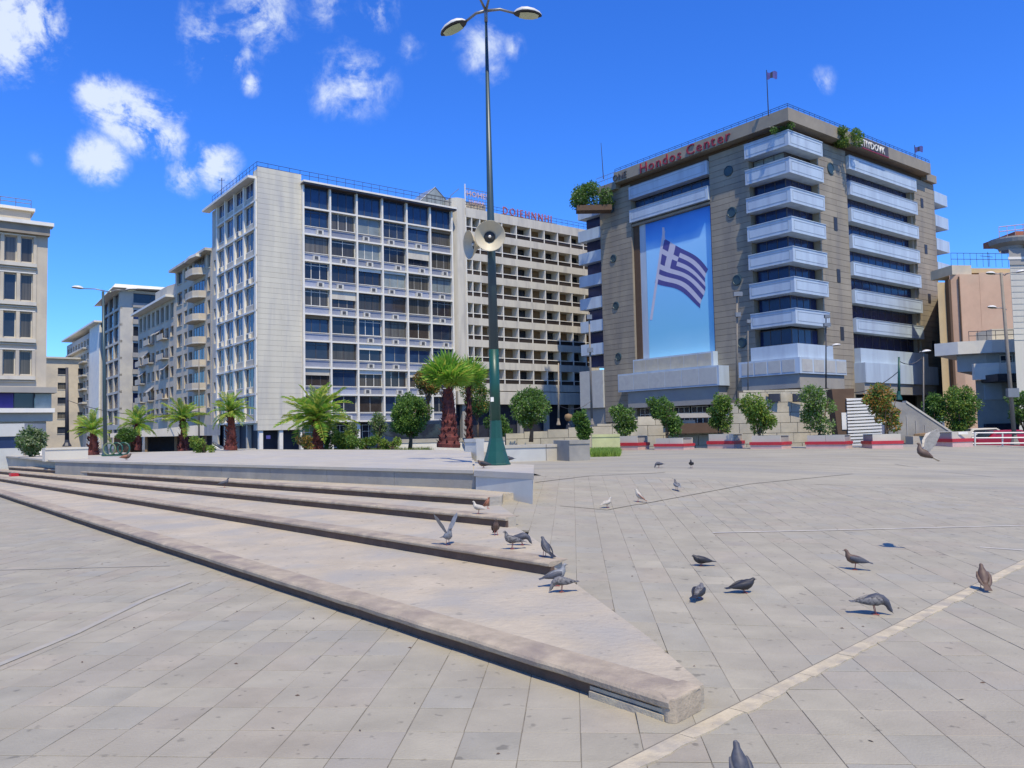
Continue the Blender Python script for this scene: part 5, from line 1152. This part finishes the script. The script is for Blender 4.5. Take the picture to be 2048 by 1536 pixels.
FR=[frondmesh(),frondmesh(1.8,1.3),frondmesh(1.9,.6,mats=('p2','p1'))]; FN=[fanmesh(.7,.95,26),fanmesh(.6,.9,24,mats=('p1','p2'))]
def palm(label,px,yb,ycrown,Y,kind,n,sc,trunkr,emin=-25,emax=80,shape=None):
    b=P(px,yb,Y); zc=P(px,ycrown,Y).z-b.z; t=thing('palm_tree',label,'palm tree',b)
    mb=MB(); k=int(zc/.16); rs=[]; ps=[]; seg=14; 
    for i in range(k+1):
        f=i/k; r=trunkr*((1.45-.45*f/.25) if f<.25 else (1.0-.45*(f-.25)/.75))*(1.0+.10*(i%2)); ps.append((.05*math.sin(f*3),0,zc*f)); rs.append(r)
    mb.tube(ps,rs,seg)
    rg=random.Random(int(px)); 
    for i in range(int(zc/.025)):   # old leaf bases standing off the trunk
        f=rg.uniform(.05,1); a=rg.uniform(0,6.28); r=np.interp(f,[0,.25,1],[trunkr*1.45,trunkr,trunkr*.55]); p=Vector((r*math.cos(a),r*math.sin(a),zc*f)); d=Vector((math.cos(a),math.sin(a),0)); s=Vector((-d.y,d.x,0))*.07
        mb.add([p-s,p+s,p+d*.13+Vector((0,0,.15))+s*.4,p+d*.13+Vector((0,0,.15))-s*.4],[(0,1,2,3)])
    mb.build('trunk','pbark',t)
    ms=FR if kind=='feather' else FN
    for i in range(n):
        u=(i+.5)/n; el=emax-(emax-emin)*u**.85+rg.uniform(-8,8); az=i*2.39996+rg.uniform(-.3,.3)
        q=Matrix.Rotation(az,3,'Z')@Matrix.Rotation(R(-el),3,'Y')@Matrix.Rotation(rg.uniform(-.5,.5),3,'X')
        link('frond',rg.choice(ms),t,(0,0,zc+rg.uniform(-.1,.1)),rot=q.to_euler(),sc=sc*rg.uniform(.8,1.15))
    return t
palm('tall fan palm with shaggy red brown trunk left of the green lamp post',897,895,778,39,'fan',40,1.22,.40,30,90)
palm('slimmer fan palm directly behind and right of the tall red trunked one',938,893,775,45,'fan',28,1.1,.17,28,90)
palm('bushy yellow green feather palm in front of the office tower',634,905,838,42,'feather',46,1.12,.28,-22,80)
palm('compact feather palm with plain red brown trunk by the office corner',461,900,825,42,'feather',36,.62,.24,-35,85)
palm('spreading palm over the cafe shelter roof',366,905,838,46,'feather',32,.72,.22,-25,80)
palm('small palm with loose bright fronds left of the cafe shelter',275,900,850,44,'feather',28,.62,.12,-25,75)
palm('small palm with dark red trunk next to the left street lamp',185,914,862,38,'feather',30,.55,.22,-25,80)
# ------------------------------------------------------------------ pigeons
def loft(rings,n=10):
    mb=MB(); 
    for i,(x,z,ry,rz) in enumerate(rings):
        a=rings[max(0,i-1)]; b=rings[min(len(rings)-1,i+1)]; t=Vector((b[0]-a[0],0,b[1]-a[1])).normalized(); up=Vector((-t.z,0,t.x))
        for k in range(n): q=2*PI*k/n; mb.v.append((x+up.x*math.sin(q)*rz,math.cos(q)*ry,z+up.z*math.sin(q)*rz))
    for i in range(len(rings)-1):
        for k in range(n): mb.f.append((i*n+k,i*n+(k+1)%n,(i+1)*n+(k+1)%n,(i+1)*n+k)); mb.m.append(0)
    mb.f+= [tuple(range(n)),tuple(range((len(rings)-1)*n,len(rings)*n))[::-1]]; mb.m+=[0,0]; return mb
TB=[(-.105,.105,.030,.012),(-.07,.115,.038,.028),(-.02,.125,.052,.048),(.03,.132,.056,.056),(.065,.148,.047,.050)]
POSE={'stand':TB+[(.085,.178,.032,.036),(.092,.205,.023,.024),(.098,.228,.020,.020),(.112,.240,.019,.018),(.128,.238,.011,.011)],
 'peck':TB[:4]+[(.075,.128,.046,.044),(.108,.105,.030,.032),(.124,.078,.022,.023),(.134,.052,.020,.020),(.146,.036,.015,.015),(.154,.026,.008,.008)],
 'crouch':[(x,z-.045,a,b) for x,z,a,b in TB]+[(.09,.118,.036,.036),(.105,.135,.024,.024),(.118,.145,.020,.019),(.134,.143,.010,.010)],
 'upright':[(-.085,.06,.026,.012),(-.055,.085,.040,.030),(-.02,.12,.055,.050),(.005,.16,.052,.048),(.022,.195,.036,.034),(.03,.222,.022,.022),(.038,.242,.020,.020),(.055,.248,.014,.014)]}
PM={}
def pigeon(label,loc,yaw,pose='stand',bm='pg1',wm='pg1',sc=.88,fly=0.0,hm=None):
    t=thing('pigeon',label,'pigeon',loc,yaw,'pigeons on the plaza'); t.scale=(sc*.93,)*3
    k=(pose,bm)
    if k not in PM: PM[k]=loft(POSE[pose],14).mesh('body',bm,True)
    b=link('body',PM[k],t)
    if pose=='upright': b0=Vector((-.085,0,.06)); td=Vector((-.5,0,-.25)).normalized(); hd=(.06,.246,(1,0,-.1)); lz_=.09
    elif pose=='peck': b0=Vector((-.10,0,.107)); td=Vector((-1,0,.05)).normalized(); hd=(.154,.026,(.6,0,-.8)); lz_=.09
    elif pose=='crouch': b0=Vector((-.10,0,.06)); td=Vector((-1,0,-.08)).normalized(); hd=(.134,.143,(1,0,-.1)); lz_=.05
    else: b0=Vector((-.10,0,.105)); td=Vector((-1,0,-.22)).normalized(); hd=(.128,.238,(1,0,-.15)); lz_=.09
    mb=MB(); e=b0+td*.10; mb.add([b0+Vector((0,-.026,0)),b0+Vector((0,.026,0)),e+Vector((0,.036,0)),e+Vector((0,-.036,0)),b0+Vector((0,-.026,.012)),b0+Vector((0,.026,.012)),e+Vector((0,.036,.004)),e+Vector((0,-.036,.004))],[(0,3,2,1),(4,5,6,7),(0,1,5,4),(1,2,6,5),(2,3,7,6),(3,0,4,7)]); mb.build('tail',wm,t)
    MB().tube([(hd[0]-.004,0,hd[1]),Vector((hd[0],0,hd[1]))+Vector(hd[2]).normalized()*.022],[.0055,.001],6).build('beak','pbeak',t)
    for s in (-1,1):
        if fly:
            w_=MB(); pr=[(0.04,.03,0),(.06,.14,.10),(.02,.25,.17),(-.05,.30,.20),(-.10,.24,.15),(-.09,.12,.07),(-.05,.03,0)]
            an=fly; ca,sa=math.cos(an),math.sin(an)
            for dz in (0,.006):
                for x,y,z in pr: yy=y*ca-z*0; zz=y*sa+z*.3; w_.v.append((x,s*yy,.15+zz+dz))
            n=len(pr); w_.f=[tuple(range(n)),tuple(range(n,2*n))[::-1]]+[(i,(i+1)%n,(i+1)%n+n,i+n) for i in range(n)]; w_.m=[0]*len(w_.f); w_.build('wing',wm,t)
        else:
            w_=MB(); rr=[(r[0],r[1]) for r in POSE[pose][:5]]; sh=rr[-1] if pose!='upright' else rr[3]; en=(b0+td*.055)
            A_=Vector((sh[0]-.005,s*.050,sh[1]+.004)); C_=Vector((en.x,s*.022,en.z+.008)); mid=A_.lerp(C_,.5)+Vector((0,s*.018,0)); up=Vector((0,0,1)) if pose!='upright' else Vector((.55,0,.8)).normalized()*1
            prof=[(A_,.022,.014),(A_.lerp(mid,.5)+Vector((0,s*.007,0)),.036,.016),(mid,.036,.015),(mid.lerp(C_,.5),.024,.010),(C_,.006,.004)]
            n=8
            for p_,hh,tt in prof:
                for k_ in range(n): q=2*PI*k_/n; w_.v.append(tuple(p_+up*math.sin(q)*hh+Vector((0,math.cos(q)*tt,0))))
            for i in range(4):
                for k_ in range(n): w_.f.append((i*n+k_,i*n+(k_+1)%n,(i+1)*n+(k_+1)%n,(i+1)*n+k_)); w_.m.append(0)
            w_.build('wing',wm,t,smooth=True)
        if not (fly and loc[2]>.9 and pose=='stand'):
            l=MB(); l.tube([(0.0,s*.02,lz_),(.012,s*.022,.012)],.004,5)
            for a in (-.5,0,.5,3.1): l.tube([(.012,s*.022,.005),(.012+.028*math.cos(a),s*.022+.028*math.sin(a),.003)],.003,4)
            l.build('leg','pleg',t)
    if fly and loc[2]>.9: pass
    return t
def gp(px,py,z=None):
    if z is None: q=Gr(px,py)
    else: q=G(px,py,z)
    return (q.x,q.y,q.z+.001)
T=lambda k:.151+.15*k
pigeon('light grey pigeon with both wings raised on the second step tread',gp(895,1090,T(1)),R(-60),'stand','pg3','pg3',.95,fly=.9)
pigeon('brown pigeon standing against the end of the third step riser',gp(992,1070,T(1)),R(-80),'upright','pg4','pg4',.9)
pigeon('checkered grey pigeon at the end of the third step beside its grey neighbour',gp(1026,1098,T(1)),R(195),'stand','pg7','pg7',.95)
pigeon('grey pigeon partly behind the checkered one beside the third step',gp(1043,1090,T(1)),R(-10),'peck','pg1','pg1',.9)
pigeon('dark slate pigeon with upright back just above the second step end',gp(1090,1114,T(1)),R(130),'upright','pg1','pg2',.95)
pigeon('light grey pigeon pecking right beside the end of the second step',gp(1112,1172,T(0)),R(10),'stand','pg3','pg1',.95)
pigeon('speckled grey pigeon in front of the light one at the second step end',gp(1125,1184,T(0)),R(190),'peck','pg7','pg7',.9)
pigeon('white pigeon walking on the upper step near the rusty one',gp(958,1028,T(2)),R(165),'stand','pg5','pg5',.85)
pigeon('orange brown pigeon beside the white one below the plinth',gp(975,1018,T(2)),R(-20),'upright','pg6','pg6',.8)
pigeon('black pigeon hunched on the paving behind the checkered dark pair',gp(1404,1132),R(185),'crouch','pg2','pg2',.9)
pigeon('checkered black and white pigeon seen from behind left of the black crouching one',gp(1398,1199),R(60),'crouch','pg7','pg2',.95)
pigeon('glossy black pigeon crouching low in the middle of the right paving',gp(1487,1186),R(5),'crouch','pg2','pg2',1.0)
pigeon('brownish grey pigeon standing tall on the right paving facing away left',gp(1712,1140),R(160),'stand','pg4','pg1',1.0)
pigeon('dark speckled pigeon pecking near the cream stone strip',gp(1748,1229),R(-8),'peck','pg1','pg7',1.1)
pigeon('dark maroon brown pigeon seen from behind on the cream stone strip at the right',gp(1967,1178,0.007),R(75),'upright','pg4','pg4',1.05)
pigeon('slate grey pigeon cut by the bottom frame edge right of the step corner',gp(1480,1575,0),R(95),'upright','pg1','pg1',.86)
pigeon('dark pigeon at the left of the far pair near the row of planters',gp(1318,936),R(200),'peck','pg1','pg1',1.0)
pigeon('small dark pigeon at the right of the far pair near the row of planters',gp(1383,936),R(250),'stand','pg2','pg2',1.0)
pigeon('pale checkered pigeon alone on the mid distance paving',gp(1354,981),R(100),'stand','pg7','pg3',1.0)
pigeon('rusty pale pigeon on the paving crack in the mid distance',gp(1277,1004),R(170),'upright','pg5','pg6',1.0)
pigeon('tiny pale pigeon left of the rusty one by the paving crack',gp(1214,1016),R(30),'stand','pg5','pg5',.8)
pigeon('dark pigeon with raised tail on the plinth right of the lamp base',gp(1018,927,.975),R(215),'peck','pg2','pg1',1.0)
pigeon('dark brown pigeon resting on the plinth left of the lamp base',gp(968,936,.975),R(170),'crouch','pg4','pg2',1.1)
pigeon('tiny dark pigeon on the upper step far to the left',gp(448,975,T(2)),R(20),'stand','pg1','pg1',1.0)
pigeon('reddish brown pigeon on the left part of the terrace top',gp(252,920,.975),R(0),'crouch','pg4','pg6',1.5)
f_=P(1845,905,10.2); fp=pigeon('flying pigeon with pale raised wings and brown body at the right',(f_.x,f_.y,f_.z-.13),R(-25),'stand','pg4','pg5',1.0,fly=1.15); fp.rotation_euler=(R(10),R(-18),R(170))
# long thin shadow caster seen in the photo: a second bird overhead is outside the frame, so only small litter remains
lit=[]
for i in range(90):
    Y=random.uniform(4.3,16); x=random.uniform(-.62,.62)*Y
    if hgt(x,Y)==0 or x>xedge(Y)+.1: z=hgt(x,Y)
    else: continue
    lit.append((x,Y,z))
mb=MB()
for x,y,z in lit:
    a=random.uniform(0,6.28); l=random.uniform(.006,.022); w_=l*.35; mb.add([(x-l*math.cos(a),y-l*math.sin(a),z+.003),(x+w_*math.sin(a),y-w_*math.cos(a),z+.004),(x+l*math.cos(a),y+l*math.sin(a),z+.003),(x-w_*math.sin(a),y+w_*math.cos(a),z+.009)],[(0,1,2,3)])
tag(mb.build('litter','rust'),'scattered dark crumbs and leaf bits on the paving','litter',kind='stuff')

def cable(label,a,b,sag):
    a=P(*a); b=P(*b); pts=[a.lerp(b,i/12)-Vector((0,0,sag*4*(i/12)*(1-i/12))) for i in range(13)]
    tag(MB().tube(pts,.022,4).build('overhead_cable','dmetal'),label,'cable')
cable('thin overhead cable sagging from the green pole towards the right lamp post',(1798,722,44),(1847,712,44),.3)
cable('thin overhead cable running left from the green pole past the ribbed panel',(1652,775,47),(1798,742,44),.7)
cable('thin overhead cable crossing in front of the beige hotel ground floor',(1117,810,60),(1184,800,62),.5)
cable('thin dark cable strung between the far left posts across the side street',(134,800,60),(398,822,48),.6)
